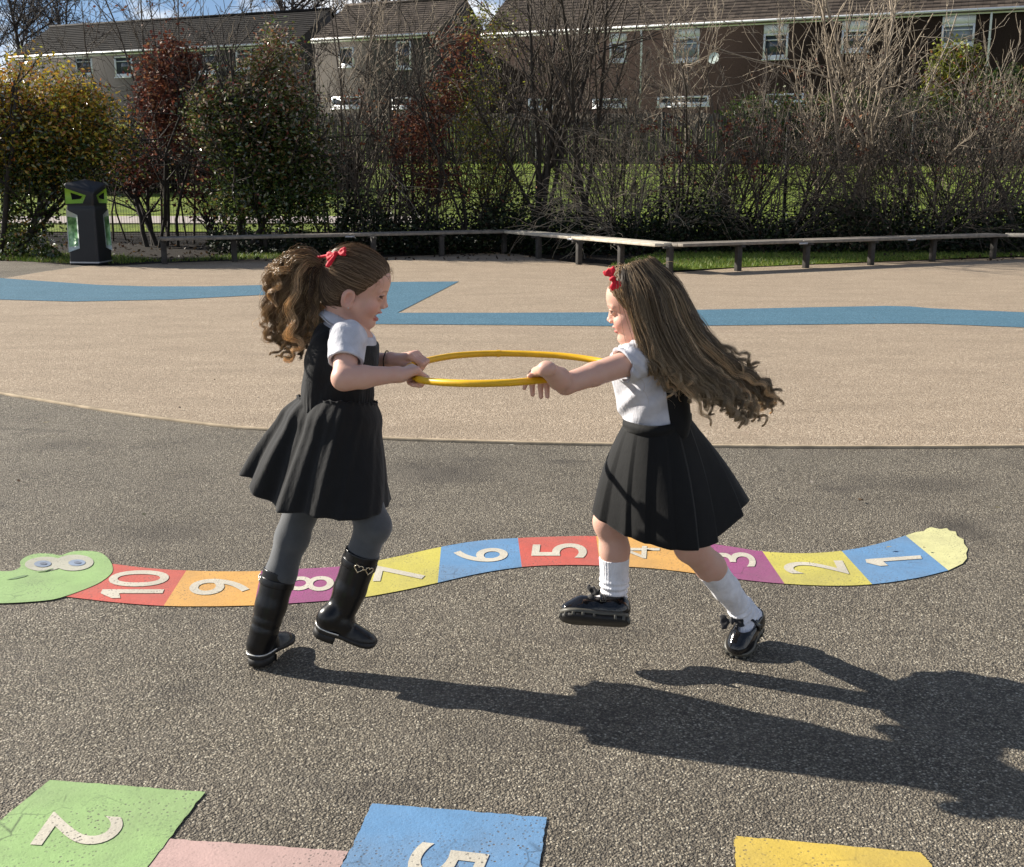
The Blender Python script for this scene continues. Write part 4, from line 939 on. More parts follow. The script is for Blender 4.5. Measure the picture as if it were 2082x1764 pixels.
class Sdf:
    def __init__(s, lo, hi, h, fx=(), fy=(), fz=()):
        s.ax = [axis(lo[i], hi[i], h, f) for i, f in enumerate((fx, fy, fz))]
        s.d = np.full([len(a) for a in s.ax], 0.06, np.float32)
    def sl(s, lo, hi):
        r = [slice(max(0, np.searchsorted(a, lo[i]) - 1), np.searchsorted(a, hi[i]) + 1) for i, a in enumerate(s.ax)]
        x, y, z = [s.ax[i][r[i]].astype(np.float32) for i in range(3)]
        return tuple(r), (x[:, None, None], y[None, :, None], z[None, None, :])
    def put(s, r, b, k, mode):
        a = s.d[r]
        if a.size == 0: return
        if mode == 'u':
            if k > 0: h = np.maximum(k - np.abs(a - b), 0) / k; s.d[r] = np.minimum(a, b) - h * h * (k * .25)
            else: s.d[r] = np.minimum(a, b)
        elif mode == 'sub':
            b = -b; h = np.maximum(k - np.abs(a - b), 0) / max(k, 1e-6); s.d[r] = np.maximum(a, b) + h * h * (k * .25)
    def cone(s, a, b, ra, rb, k=0.01, mode='u'):
        a = np.asarray(a, float); b = np.asarray(b, float); m = max(ra, rb) + max(k, 0.006) + 0.004
        r, (X, Y, Z) = s.sl(np.minimum(a, b) - m, np.maximum(a, b) + m)
        d = b - a; L = max(np.dot(d, d), 1e-12)
        px, py, pz = X - a[0], Y - a[1], Z - a[2]
        t = np.clip((px * d[0] + py * d[1] + pz * d[2]) / L, 0, 1)
        q = np.sqrt((px - t * d[0]) ** 2 + (py - t * d[1]) ** 2 + (pz - t * d[2]) ** 2) - (ra + (rb - ra) * t)
        s.put(r, q.astype(np.float32), k, mode); return s
    def chain(s, pts, rad, k=0.006, mode='u'):
        for i in range(len(pts) - 1): s.cone(pts[i], pts[i + 1], rad[i], rad[i + 1], k, mode)
        return s
    def ell(s, c, rr, Rm=None, k=0.01, mode='u', off=0.0):
        c = np.asarray(c, float); rr = np.asarray(rr, float) + off
        Rm = np.eye(3) if Rm is None else np.asarray(Rm)
        e = np.sqrt(((Rm * rr) ** 2).sum(1)) + max(k, 0.006) + 0.004
        r, (X, Y, Z) = s.sl(c - e, c + e); X, Y, Z = X - c[0], Y - c[1], Z - c[2]
        l = [X * Rm[0, i] + Y * Rm[1, i] + Z * Rm[2, i] for i in range(3)]
        k0 = np.sqrt(sum((l[i] / rr[i]) ** 2 for i in range(3))); k1 = np.sqrt(sum((l[i] / rr[i] ** 2) ** 2 for i in range(3)))
        s.put(r, (k0 * (k0 - 1) / np.maximum(k1, 1e-6)).astype(np.float32), k, mode); return s
    def fn(s, f):
        """d = f(d, X, Y, Z) over everything"""
        X, Y, Z = [a.astype(np.float32) for a in s.ax]
        s.d = f(s.d, X[:, None, None], Y[None, :, None], Z[None, None, :]).astype(np.float32); return s
    def mesh(s, smooth=1):
        d = s.d; n = np.array(d.shape); ins = d < 0
        c = [ins[i:n[0] - 1 + i, j:n[1] - 1 + j, k:n[2] - 1 + k] for i in (0, 1) for j in (0, 1) for k in (0, 1)]
        anyv = c[0].copy(); allv = c[0].copy()
        for q in c[1:]: anyv |= q; allv &= q
        act = anyv & ~allv; cn = np.array(act.shape); ids = np.flatnonzero(act); del anyv, allv, act
        I = np.array(np.unravel_index(ids, cn)).T
        val = {}
        for i in (0, 1):
            for j in (0, 1):
                for k in (0, 1): val[i, j, k] = d[I[:, 0] + i, I[:, 1] + j, I[:, 2] + k]
        acc = np.zeros((len(ids), 3)); cnt = np.zeros(len(ids))
        for ax in range(3):
            for u in (0, 1):
                for w in (0, 1):
                    o0 = [u, w]; o0.insert(ax, 0); o1 = [u, w]; o1.insert(ax, 1)
                    a, b = val[tuple(o0)], val[tuple(o1)]; m = (a < 0) != (b < 0)
                    t = np.where(m, a / np.where(m, a - b, 1), 0)
                    p = np.array(o0)[None] + np.eye(3)[ax][None] * t[:, None]
                    acc += p * m[:, None]; cnt += m
        f = acc / cnt[:, None]; v = np.zeros_like(f)
        for ax in range(3):
            A = s.ax[ax]; v[:, ax] = A[I[:, ax]] + f[:, ax] * (A[I[:, ax] + 1] - A[I[:, ax]])
        quads = []
        st = np.array([cn[1] * cn[2], cn[2], 1])
        for ax in range(3):
            o = [0, 1, 2]; o.remove(ax); u, w = o
            s0 = [slice(None)] * 3; s1 = [slice(None)] * 3; s0[ax] = slice(0, n[ax] - 1); s1[ax] = slice(1, n[ax])
            e = ins[tuple(s0)] != ins[tuple(s1)]
            E = np.array(np.nonzero(e)).T; E = E[(E[:, u] > 0) & (E[:, w] > 0) & (E[:, u] < cn[u]) & (E[:, w] < cn[w])]
            base = E @ st
            q = np.c_[base - st[u] - st[w], base - st[w], base, base - st[u]]
            q = np.searchsorted(ids, q)
            fl = ins[E[:, 0], E[:, 1], E[:, 2]]
            if ax == 1: fl = ~fl
            q = np.where(fl[:, None], q, q[:, ::-1]); quads.append(q)
        q = np.concatenate(quads)
        for _ in range(smooth):
            a = np.zeros_like(v); k = np.zeros(len(v))
            for x, y in ((0, 1), (1, 2), (2, 3), (3, 0)):
                np.add.at(a, q[:, x], v[q[:, y]]); np.add.at(k, q[:, x], 1); np.add.at(a, q[:, y], v[q[:, x]]); np.add.at(k, q[:, y], 1)
            v = v * 0.5 + 0.5 * a / np.maximum(k, 1)[:, None]
        return v, q

def J(x, y, Y): return P(x, y, Y - 0.14)

# ------------------------------------------------------------------ materials of the children
def mat_skin():
    n = NT('skin'); a = n.n('ShaderNodeVertexColor', layer_name='Col'); co = n.coord()
    f = n.noise(co, 45, 4); col = n.mix(n.ramp(f, [(0.35, 0.0), (0.7, 0.22)]), a.outputs[0], (0.60, 0.27, 0.20))
    n.base(col, 0.48, 0.35); n.b.inputs['Subsurface Weight'].default_value = 0.12; n.b.inputs['Subsurface Radius'].default_value = (0.012, 0.004, 0.002); n.b.inputs['Subsurface Scale'].default_value = 0.6
    n.bump(n.noise(co, 260, 2), 0.08, 0.002); return n.m
def mat_hair():
    n = NT('hair'); a = n.n('ShaderNodeVertexColor', layer_name='Col'); n.base(a.outputs[0], 0.30, 0.5)
    t = n.n('ShaderNodeBsdfTranslucent'); n.l(a.outputs[0], t.inputs['Color']); m = n.n('ShaderNodeMixShader'); m.inputs[0].default_value = 0.5
    n.l(n.b.outputs[0], m.inputs[1]); n.l(t.outputs[0], m.inputs[2]); n.l(m.outputs[0], n.out.inputs['Surface']); return n.m
def mat_cloth(name, c, rough=0.85, sheen=0.25, wrinkle=0.5, fine=900, scale=16, spec=0.25, trans=0.0):
    n = NT(name); co = n.coord(); w = n.noise(n.coord((1, 1, 0.6)), scale, 4, 0.55); f = n.noise(co, fine, 2)
    n.base(n.ramp(n.noise(co, 30, 4), [(0.3, tuple(k * 0.85 for k in c)), (0.7, tuple(min(1, k * 1.12) for k in c))]), rough, spec)
    n.b.inputs['Sheen Weight'].default_value = sheen; n.b.inputs['Sheen Roughness'].default_value = 0.5
    b = n.n('ShaderNodeBump', i_Strength=wrinkle, i_Distance=0.012); n.l(w, b.inputs['Height'])
    n.bump(f, 0.25, 0.001, b.outputs[0])
    if trans > 0:
        t = n.n('ShaderNodeBsdfTranslucent'); t.inputs['Color'].default_value = (*c, 1); m = n.n('ShaderNodeMixShader'); m.inputs[0].default_value = trans
        n.l(n.b.outputs[0], m.inputs[1]); n.l(t.outputs[0], m.inputs[2]); n.l(m.outputs[0], n.out.inputs['Surface'])
    return n.m
M['skin'] = mat_skin(); M['hair'] = mat_hair()
def mat_cap():
    n = NT('hair_roots'); a = n.n('ShaderNodeVertexColor', layer_name='Col'); n.base(a.outputs[0], 0.75, 0.15); n.bump(n.noise(n.coord((1, 1, 1)), 220, 3), 0.6, 0.003); return n.m
M['cap'] = mat_cap()
M['grey_cloth'] = mat_cloth('charcoal_pinafore', (0.0095, 0.0098, 0.0108), 0.85, 0.12, 0.6)
M['black_cloth'] = mat_cloth('black_pinafore', (0.0062, 0.0064, 0.0068), 0.8, 0.06, 0.25)
M['shirt'] = mat_cloth('white_shirt', (0.62, 0.62, 0.665), 0.8, 0.1, 0.7, scale=22, trans=0.08)
M['tights'] = mat_cloth('grey_tights', (0.078, 0.083, 0.09), 0.85, 0.45, 0.15, fine=900)
M['sock'] = mat_cloth('white_sock', (0.80, 0.80, 0.84), 0.9, 0.2, 0.35, scale=60)
M['ribbon'] = mat_cloth('red_ribbon', (0.72, 0.02, 0.045), 0.55, 0.2, 0.15, scale=60, trans=0.2)
M['black_ribbon'] = mat_cloth('black_ribbon', (0.013, 0.013, 0.015), 0.55, 0.3, 0.08, scale=50)
M['leather'] = m_simple('black_leather', (0.007, 0.007, 0.008), 0.30, 0.38, var=0.2, vscale=40, bump=0.25, bscale=45, bdist=0.003)
M['patent'] = m_simple('black_patent_leather', (0.008, 0.008, 0.009), 0.07, 0.6, var=0.1, vscale=20, bump=0.12, bscale=40, bdist=0.004)
M['sole'] = m_simple('dark_rubber_sole', (0.022, 0.021, 0.020), 0.6, 0.4, var=0.2, vscale=40)
M['sole_edge'] = m_simple('grey_rubber_welt', (0.10, 0.095, 0.078), 0.5, 0.4, var=0.15, vscale=40)
M['trim'] = m_simple('silver_trim', (0.75, 0.74, 0.70), 0.3, 0.6, 0.3)
M['gold'] = m_simple('pale_gold_metal', (0.80, 0.68, 0.48), 0.25, 0.6, 0.8)
M['hoop'] = m_simple('yellow_hoop_plastic', (0.80, 0.46, 0.012), 0.38, 0.5, var=0.1, vscale=30, bump=0.1, bscale=40)
M['elastic'] = m_simple('black_hair_elastic', (0.01, 0.01, 0.01), 0.8, 0.2)
SKIN = np.array((0.66, 0.405, 0.315))

# ------------------------------------------------------------------ head
class Head:
    def __init__(s, O, fwd, up, sc): s.O = np.asarray(O); f = unit(fwd); u = unit(np.asarray(up) - np.dot(up, f) * f); s.R = np.c_[f, np.cross(u, f), u]; s.s = sc / 1000
    def w(s, x, y, z): return s.O + s.R @ (np.array([x, y, z]) * s.s)
    def loc(s, v): return ((v - s.O) @ s.R) / s.s
    def e(s, S, c, r, k=8, mode='u', off=0, tilt=None):
        Rm = s.R if tilt is None else s.R @ tilt
        S.ell(s.w(*c), np.array(r) * s.s, Rm, k * s.s, mode, off * s.s)
    def c(s, S, a, b, ra, rb, k=8, mode='u'): S.cone(s.w(*a), s.w(*b), ra * s.s, rb * s.s, k * s.s, mode)
    def skull(s, S, off=0, k=20):
        s.e(S, (-8, 0, 28), (88, 70, 72), k, off=off); s.e(S, (34, 0, 34), (47, 54, 46), k, off=off)
    def face(s, S, open_=1.0):
        s.skull(S)
        s.e(S, (26, 0, -32), (46, 52, 56), 20); s.e(S, (50, 0, -44), (26, 29, 22), 14)
        for q in (1, -1):
            s.c(S, (2, q * 50, -48), (52, q * 14, -82), 17, 13, 22)
            s.e(S, (47, q * 32, -36), (24, 22, 22), 14)
            s.c(S, (76, q * 9, 13), (64, q * 40, 11), 6, 6, 10)
        s.e(S, (55, 0, -84), (19, 20, 13), 12)
        for q in (1, -1): s.e(S, (90, q * 31, -3), (15, 15, 8), 8, 'sub')
        for q in (1, -1): s.e(S, (63.5, q * 28, -4), (12.5, 12.5, 12.5), 2)
        for q in (1, -1):
            # lids
            for sg, zc, rr in ((1, 2.6, 2.0), (-1, -8.8, 1.5)):
                p = [(65, q * 41, -4 + sg * 1.0), (73, q * 35, zc), (77, q * 28, zc + sg * 1.2), (75, q * 20, zc), (69, q * 15, -5)]
                for a, b in zip(p[:-1], p[1:]): s.c(S, a, b, rr, rr, 3)
        s.c(S, (70, 0, 6), (74, 0, -24), 8, 10, 10); s.c(S, (73, 0, 6), (85, 0, -23), 5.5, 6.5, 9); s.e(S, (88, 0, -26), (7.0, 7, 6), 5)
        for q in (1, -1): s.e(S, (82, q * 8.5, -31), (7, 5.5, 5.5), 4)
        for q in (1, -1): s.e(S, (86, q * 4.5, -36), (4, 2.6, 3), 2, 'sub')
        zl = -52 - 11 * open_
        up_ = [(62, -25, -51 + 2 * open_), (76, -10, -48), (79.5, 0, -49), (76, 10, -48), (62, 25, -51 + 2 * open_)]
        lo_ = [(61, -23, -53 - 6 * open_), (72, -9, zl - 4), (74.5, 0, zl - 5), (72, 9, zl - 4), (61, 23, -53 - 6 * open_)]
        for pl, r_ in ((up_, 3.6), (lo_, 4.4)):
            for a, b in zip(pl[:-1], pl[1:]): s.c(S, a, b, r_ * .8, r_, 6)
        s.e(S, (79, 0, -51 - 6.5 * open_), (29, 26, 1.6 + 6.0 * open_), 2, 'sub')
        for q in (1, -1): s.c(S, (72, q * 15, -52 - 4 * open_), (57, q * 29, -48 - 1.5 * open_), 1.2 + 2.4 * open_, 1.0 + 1.0 * open_, 2, 'sub'); s.c(S, (60, q * 34, -30), (60, q * 31, -52), 5, 4, 12)
        s.c(S, (60, -14, -51 - 1.5 * open_), (69, 0, -52 - 1.5 * open_), 3 + open_, 3.5 + open_, 1); s.c(S, (60, 14, -51 - 1.5 * open_), (69, 0, -52 - 1.5 * open_), 3 + open_, 3.5 + open_, 1)
        s.e(S, (66, 0, -66), (14, 15, 3), 8, 'sub') if False else None
        t = np.array(Matrix.Rotation(R(12), 3, 'Y'))
        for q in (1, -1):
            s.e(S, (-12, q * 69, -27), (17, 7.5, 27), 5, tilt=t); s.e(S, (-15, q * 73, -20), (15, 6, 20), 3, tilt=t)
            s.e(S, (-9, q * 79, -24), (9.5, 10, 17), 3, 'sub', tilt=t); s.e(S, (-6, q * 72, -46), (8, 5, 9), 4)
    def colour(s, v, open_=1.0):
        L = s.loc(v); c = np.tile(SKIN, (len(v), 1)); x, y, z = L.T; ay = np.abs(y)
        near = (np.abs(x) < 130) & (ay < 90) & (np.abs(z) < 115)
        g = lambda cx, cyy, cz, sx, sy, sz: np.exp(-(((x - cx) / sx) ** 2 + ((ay - cyy) / sy) ** 2 + ((z - cz) / sz) ** 2)) * near
        def bl(m, col): c[:] = c * (1 - m[:, None]) + np.array(col) * m[:, None]
        bl(0.45 * g(58, 40, -38, 24, 18, 18), (0.66, 0.24, 0.19)); bl(0.4 * g(94, 0, -28, 9, 9, 9), (0.66, 0.27, 0.21)); bl(0.35 * g(-12, 74, -30, 16, 10, 26), (0.62, 0.24, 0.18))
        zl = -57 - 11 * open_
        lip = ((x > 66) & (ay < 23) & near & (((np.abs(z + 50) < 4.2)) | (np.abs(z - zl) < 5.2))); c[lip] = (0.50, 0.17, 0.15)
        inm = (x < 75.5) & (x > 44) & (ay < 24) & (z < -51) & (z > -53 - 10 * open_) & near & (np.abs(z + 51 + 6.5 * open_) < (1.6 + 6.0 * open_) * np.sqrt(np.clip(1 - (ay / 25) ** 2, 0, 1)) + 0.8) & (x < 72.5 - ay * .45)
        c[inm] = (0.16, 0.03, 0.03); teeth = inm & (z > -53.5 - 3.2 * open_) & (ay < 15); c[teeth] = (0.75, 0.72, 0.66)
        # eyes
        ex, ey, ez = x - 63.5, ay - 28, z + 4; dist = np.sqrt(ex ** 2 + ey ** 2 + ez ** 2)
        ball = (dist < 13.6) & (ex > 4) & near & (np.abs(z + 3.2) < 4.4 - (ey / 13) ** 2 * 2.4)
        c[ball] = (0.55, 0.52, 0.50); c[ball & (ex > 5.5)] = (0.06, 0.04, 0.028); c[ball & (ex > 11.5)] = (0.012, 0.010, 0.008)
        lash = (dist < 19) & (x > 66) & near & (np.abs(z - (1.6 - (ey / 14) ** 2 * 3)) < 2.3) & (np.abs(ey) < 15); c[lash] = (0.03, 0.018, 0.013)
        brow = (x > 58) & near & (np.abs(z - (15 - ((ay - 26) / 20) ** 2 * 4)) < 2.4) & (ay > 11) & (ay < 43); c[brow] = c[brow] * 0.6 + np.array((0.14, 0.075, 0.045)) * 0.4
        return c
    HZ = [-110, -78, -60, -40, -25, 0, 22, 42, 58, 68, 80, 130]; HX = [-75, -64, -50, -27, 2, 22, 38, 54, 66, 74, 90, 130]
    def hairline(s, L): return L[:, 0] - np.interp(L[:, 2], s.HZ, s.HX)
    def cap(s, S, thick=8):
        s.skull(S, 0); s.e(S, (-30, 0, -20), (58, 60, 56), 20)
        O, Rm, sc = s.O, s.R, s.s
        def f(d, X, Y, Z):
            X, Y, Z = X - O[0], Y - O[1], Z - O[2]
            l = [(X * Rm[0, i] + Y * Rm[1, i] + Z * Rm[2, i]) / sc for i in range(3)]
            h = l[0] - np.interp(l[2], s.HZ, s.HX); h = h + 3.5 * np.sin(l[2] * .32) * np.sin(l[1] * .21) + 1.5 * np.sin(l[2] * .9 + l[1] * .7); t = np.clip(-h * 0.22, -3, thick)
            ear = ((l[0] + 10) / 19) ** 2 + ((l[2] + 27) / 29) ** 2
            return np.maximum(d - t * sc, np.where(ear < 1, (1 - ear) * 0.01, -1))
        S.fn(f)

def fist(S, Wr, H, T, A, N, r=0.0095, k=1.0):
    """closed hand round a bar: wrist, point of the bar, bar direction (index side), reach direction, back-of-hand direction"""
    T, A, N = unit(T), unit(A), unit(N); off = np.array([1.5, 0.5, -0.5, -1.5]) * 0.0135 * k
    for i, o in enumerate(off):
        l = (0.95, 1.05, 1.0, 0.82)[i]; c = H + T * o
        kn = c + N * (r + 0.011) - A * 0.016 * l; p1 = c + N * (0.006) + A * (r + 0.012 * l); p2 = c - N * (r + 0.004) + A * (r + 0.004) * l; p3 = c - N * (r + 0.0075) - A * 0.008
        S.chain([kn, p1, p2, p3], np.array([0.0082, 0.0074, 0.0066, 0.0055]) * (0.9 if i == 3 else 1), 0.003)
        S.cone(Wr + T * o * 0.62, kn, 0.0125, 0.0100, 0.009)
    th = [Wr + T * 0.014 * k + A * 0.012, H + T * 0.027 * k - A * 0.012 - N * 0.004, H + T * 0.024 * k + A * 0.004 - N * (r + 0.006), H + T * 0.016 * k + A * 0.016 - N * (r + 0.009)]
    S.chain(th, [0.011, 0.0095, 0.0075, 0.006], 0.006)

def strands(paths, rad, cols, k=3):
    """paths (S,n,3), rad (n,) or (S,n), cols (S,n,3) -> verts, quads, colours"""
    S, n, _ = paths.shape; r = np.broadcast_to(rad, (S, n)); v, f = tubes(paths, r, k)
    return v, f, np.repeat(cols.reshape(-1, 3), k, 0)

def bow(S, c, a, u, n, w=0.026, h=0.013):
    """ribbon bow: across a, up u, facing n"""
    a = unit(a); n = unit(np.asarray(n) - np.dot(n, a) * a); u = np.cross(n, a)
    for q in (1, -1):
        Rm = np.c_[a, u, n]
        S.cone(c + a * q * 0.004, c + a * q * w * 0.95 + u * h * 0.75, 0.003, 0.0042, 0.0015); S.cone(c + a * q * 0.004, c + a * q * w * 0.95 - u * h * 0.75, 0.003, 0.0042, 0.0015)
        S.cone(c + a * q * 0.004, c + a * q * w * 1.02, 0.003, 0.0035, 0.0015)
        S.ell(c + a * q * w * 0.72 + n * 0.002, (w * 0.36, h * 1.0, 0.0042), Rm, 0.002)
        S.ell(c + a * q * w * 0.70 + n * 0.009, (w * 0.28, h * 0.35, 0.006), Rm, 0.004, 'sub')
    S.ell(c + n * 0.003, (0.006, h * 0.55, 0.007), np.c_[a, u, n], 0.002)

def sdf_part(name, mat, parent, fill, lo, hi, h=0.002, smooth=1, **kw):
    S = Sdf(np.minimum(lo, hi), np.maximum(lo, hi), h, **kw); fill(S); v, f = S.mesh(smooth)
    return build(name, v, f, mat, parent, True)

class Foot:
    """frame of a foot: heel point of the sole, toe point, sole normal"""
    def __init__(s, heel, toe, up, W=0.074):
        s.o = np.asarray(heel); d = np.asarray(toe) - s.o; s.L = np.linalg.norm(d); s.x = d / s.L; u = np.asarray(up, float); s.z = unit(u - np.dot(u, s.x) * s.x); s.y = np.cross(s.z, s.x); s.W = W
    def p(s, a, y, z): return s.o + s.x * a * s.L + s.y * y + s.z * z
    def outline(s, n=48, grow=0.0):
        t = np.linspace(0, np.pi, n // 2); a = (1 - np.cos(t)) / 2
        wv = np.interp(a, [0, .02, .08, .2, .42, .62, .78, .9, .97, 1], [0, .42, .74, .84, .78, .96, 1.0, .8, .42, 0]) * s.W / 2
        up_ = np.c_[a, wv + grow * (wv > 0)]; dn = np.c_[a[::-1], -(wv + grow * (wv > 0))[::-1]]
        q = np.r_[up_, dn[1:-1]]; q[:, 0] = 0.5 + (q[:, 0] - .5) * (1 + 2 * grow / s.L); return q
    def slab(s, mb, z0, z1, a0=-1, a1=2, grow=0.0, toe=0.0):
        q = s.outline(grow=grow); q = q.copy(); q[:, 0] = np.clip(q[:, 0], a0, a1); n = len(q)
        lift = lambda a: toe * np.clip((a - .7) / .3, 0, 1) ** 2
        lo = np.array([s.p(a, y, z0 + lift(a)) for a, y in q]); hi = np.array([s.p(a, y, z1 + lift(a)) for a, y in q]); i = np.arange(n); j = (i + 1) % n
        mb.add(np.r_[lo, hi], [np.c_[i, j, j + n, i + n], np.arange(n)[::-1][None], (np.arange(n) + n)[None]])

def skirt(name, waist, hem, mat, parent, fold, bulge=0.0, pw=0.85, nt=240, nz=44, thick=0.0025, ruffle=None):
    Wp = spline(np.array(waist), nt, True); Hp = spline(np.array(hem), nt, True)
    a = np.linspace(0, 1, nt, endpoint=False); t = np.linspace(0, 1, nz)[:, None, None]
    p = Wp[None] * (1 - t) + Hp[None] * t
    p[..., :2] = Wp[None, :, :2] * (1 - t ** pw) + Hp[None, :, :2] * t ** pw
    tan = np.roll(p, -1, 1) - np.roll(p, 1, 1); nr = np.cross(tan, np.array([0, 0, 1.0])); nr /= np.linalg.norm(nr, axis=2, keepdims=True) + 1e-9
    c = p.mean(1, keepdims=True); sg = np.sign(((p - c) * nr).sum(2).mean()); nr = nr * sg
    p = p + nr * (bulge * np.sin(np.pi * t)) + nr * fold(a[None, :], t[..., 0])[..., None]
    if ruffle is not None:
        rr = []
        for k, (dz, o) in enumerate(((0.009, 0.0032), (0.005, 0.002))):
            q = Wp + nr[0] * (o * (1 + 0.7 * np.sin(a * 2 * np.pi * 34))[:, None]); q[:, 2] += dz + 0.002 * np.sin(a * 2 * np.pi * 21); rr.append(q)
        p = np.concatenate([np.array(rr), p]); nr = np.concatenate([nr[:1], nr[:1], nr])
    m = len(p); outer = p.reshape(-1, 3); inner = (p - nr * thick).reshape(-1, 3); K = m * nt
    i = np.arange(K).reshape(m, nt); q = np.stack([i[:-1], np.roll(i[:-1], -1, 1), np.roll(i[1:], -1, 1), i[1:]], -1).reshape(-1, 4)
    hemq = np.c_[i[-1], np.roll(i[-1], -1), np.roll(i[-1], -1) + K, i[-1] + K]; tq = np.c_[i[0], np.roll(i[0], -1), np.roll(i[0], -1) + K, i[0] + K][:, ::-1]
    if sg < 0: pass
    return build(name, np.r_[outer, inner], [q, q[:, ::-1] + K, hemq, tq], mat, parent, True)
# ------------------------------------------------------------------ hoop
hpts = [J(830, 753, 3.02), J(842, 767, 2.91), J(866, 775, 2.83), J(940, 779, 2.765), J(1030, 777, 2.75), J(1105, 771, 2.795), J(1175, 765, 2.86), J(1238, 758, 2.96), J(1260, 750, 3.06), J(1228, 738, 3.16), J(1140, 724, 3.225), J(1020, 719, 3.25), J(930, 723, 3.215), J(868, 734, 3.14), J(838, 744, 3.075)]
hz = np.mean([q[2] for q in hpts])
hc = spline(np.array(hpts), 160, True); hc[:, 2] = hc[:, 2] * 0.8 + hz * 0.2
HR = 0.0088
pl = np.r_[hc, hc[:1]][None]
v, f = tubes(pl, np.full(pl.shape[:2], HR), 14)
hoop = empty('hula_hoop', hc.mean(0), 'yellow plastic hoop stretched between the two girls at chest height', 'hoop')
build('ring', v, f, M['hoop'], hoop, True)
for i in (10, 62, 118):
    a, b = hc[i], hc[(i + 1) % 160]; d = unit(b - a)
    v, f = tubes(np.array([a - d * 0.005, a + d * 0.005])[None], np.full((1, 2), HR + 0.0012), 14); build('joint', v, f, M['hoop'], hoop, True)
def hoop_at(p):
    i = np.argmin(np.linalg.norm(hc - p, axis=1)); return hc[i], unit(hc[(i + 1) % 160] - hc[i - 1])

def rings(pts_r, names=None): return pts_r

# ================================================================== girl with the ponytail
gA = empty('person', G(560, 1350), 'girl with a curly ponytail in a grey pinafore, grey tights and black boots', 'person')
HA = Head(J(726, 585, 3.02), (0.956, 0.05, -0.292), (0.292, 0.0, 0.956), 0.925)
shN, elN, wrN = J(707, 692, 2.915), J(699, 770, 2.835), J(808, 762, 2.865)
shF, elF, wrF = J(716, 690, 3.125), J(742, 742, 3.17), J(795, 732, 3.115)
hipN, hipF = J(692, 880, 2.955), J(674, 880, 3.075)
knB, anB = J(757, 1068, 2.93), J(690, 1262, 2.93)
knA, anA = J(593, 1092, 3.055), J(536, 1288, 3.01)
HN_, TN_ = hoop_at(J(851, 771, 2.88)); HF_, TF_ = hoop_at(J(846, 741, 3.10))
def yrot(deg): return np.array(Matrix.Rotation(R(deg), 3, 'Z'))
TOR_A = [  # centre, radii, yaw
    (J(700, 716, 3.02), (0.074, 0.098, 0.085), -12), (J(690, 765, 3.015), (0.078, 0.094, 0.09), -12), (J(685, 812, 3.015), (0.076, 0.092, 0.075), -12), (J(680, 872, 3.015), (0.088, 0.105, 0.082), -12)]
def torso(S, T, off=0.0, k=0.03):
    for c, r, y in T:
        Rz = yrot(y)
        for s in (-.03, .03): S.ell(c + Rz[:, 0] * s, (r[0] - .030, r[1] * .97, r[2]), Rz, k, off=off)
def shoulders(S, a, b, neck, off=0.0):
    S.cone(a, b, 0.036 + off, 0.036 + off, 0.03); S.cone(neck, (a + b) / 2 - [0, 0, 0.01], 0.036 + off, 0.055 + off, 0.03)
nkA = J(703, 668, 3.02)
def body_A(S):
    torso(S, TOR_A, -0.004); shoulders(S, shN, shF, nkA, -0.004)
    HA.c(S, (-22, 0, -52), (-30, 0, -70), 40, 38, 10); S.cone(HA.w(-24, 0, -60), nkA, 0.036, 0.037, 0.02)
    for sh, el, wr, H, T, sg in ((shN, elN, wrN, HN_, TN_, 1), (shF, elF, wrF, HF_, TF_, -1)):
        A = unit(H - wr); up = unit(np.cross(A, T)); up = up if up[2] > 0 else -up
        T = T if np.dot(T, (0.2, 1 * sg, 0)) > 0 else -T
        T = unit(T - 0.45 * np.dot(T, A) * A)
        m = wr * .35 + el * .65
        S.chain([sh, el, m, wr], [0.033, 0.0272, 0.0278, 0.0185], 0.010); S.cone(el, el + (wr - el) * .1, 0.0285, 0.028, 0.01)
        S.cone(wr, wr + A * 0.012, 0.0185, 0.0165, 0.01)
        fist(S, wr + A * 0.008, H, T, A, up + A * 0.15)
    for hp, kn, an, q in ((hipN, knB, anB, 1), (hipF, knA, anA, -1)):
        S.chain([hp, hp * .5 + kn * .5, kn], [0.065, 0.0505, 0.042], 0.03); c = kn * .62 + an * .38
        S.chain([kn, c, an], [0.040, 0.0395, 0.027], 0.015)
    HA.face(S, 1.0)
lo = np.array([-0.78, 2.6, 0.03]); hi = np.array([-0.12, 3.12, 1.18]); hw = 0.135
O = HA.O
S = Sdf(lo, hi, 0.0034, fx=[(O[0] - .04, O[0] + .1, 0.0015), (HN_[0] - .06, HN_[0] + .05, 0.0018)], fy=[(O[1] - .085, O[1] + .085, 0.0018), (HN_[1] - .04, HN_[1] + .04, 0.002), (HF_[1] - .04, HF_[1] + .04, 0.002)], fz=[(O[2] - .115, O[2] + .03, 0.0015), (HN_[2] - .04, HN_[2] + .04, 0.0018)])
body_A(S); v, f = S.mesh(1); build('body', v, f, M['skin'], gA, True, col=HA.colour(v, 1.0)); del S

def near_box(pts, m): p = np.array(pts); return p.min(0) - m, p.max(0) + m
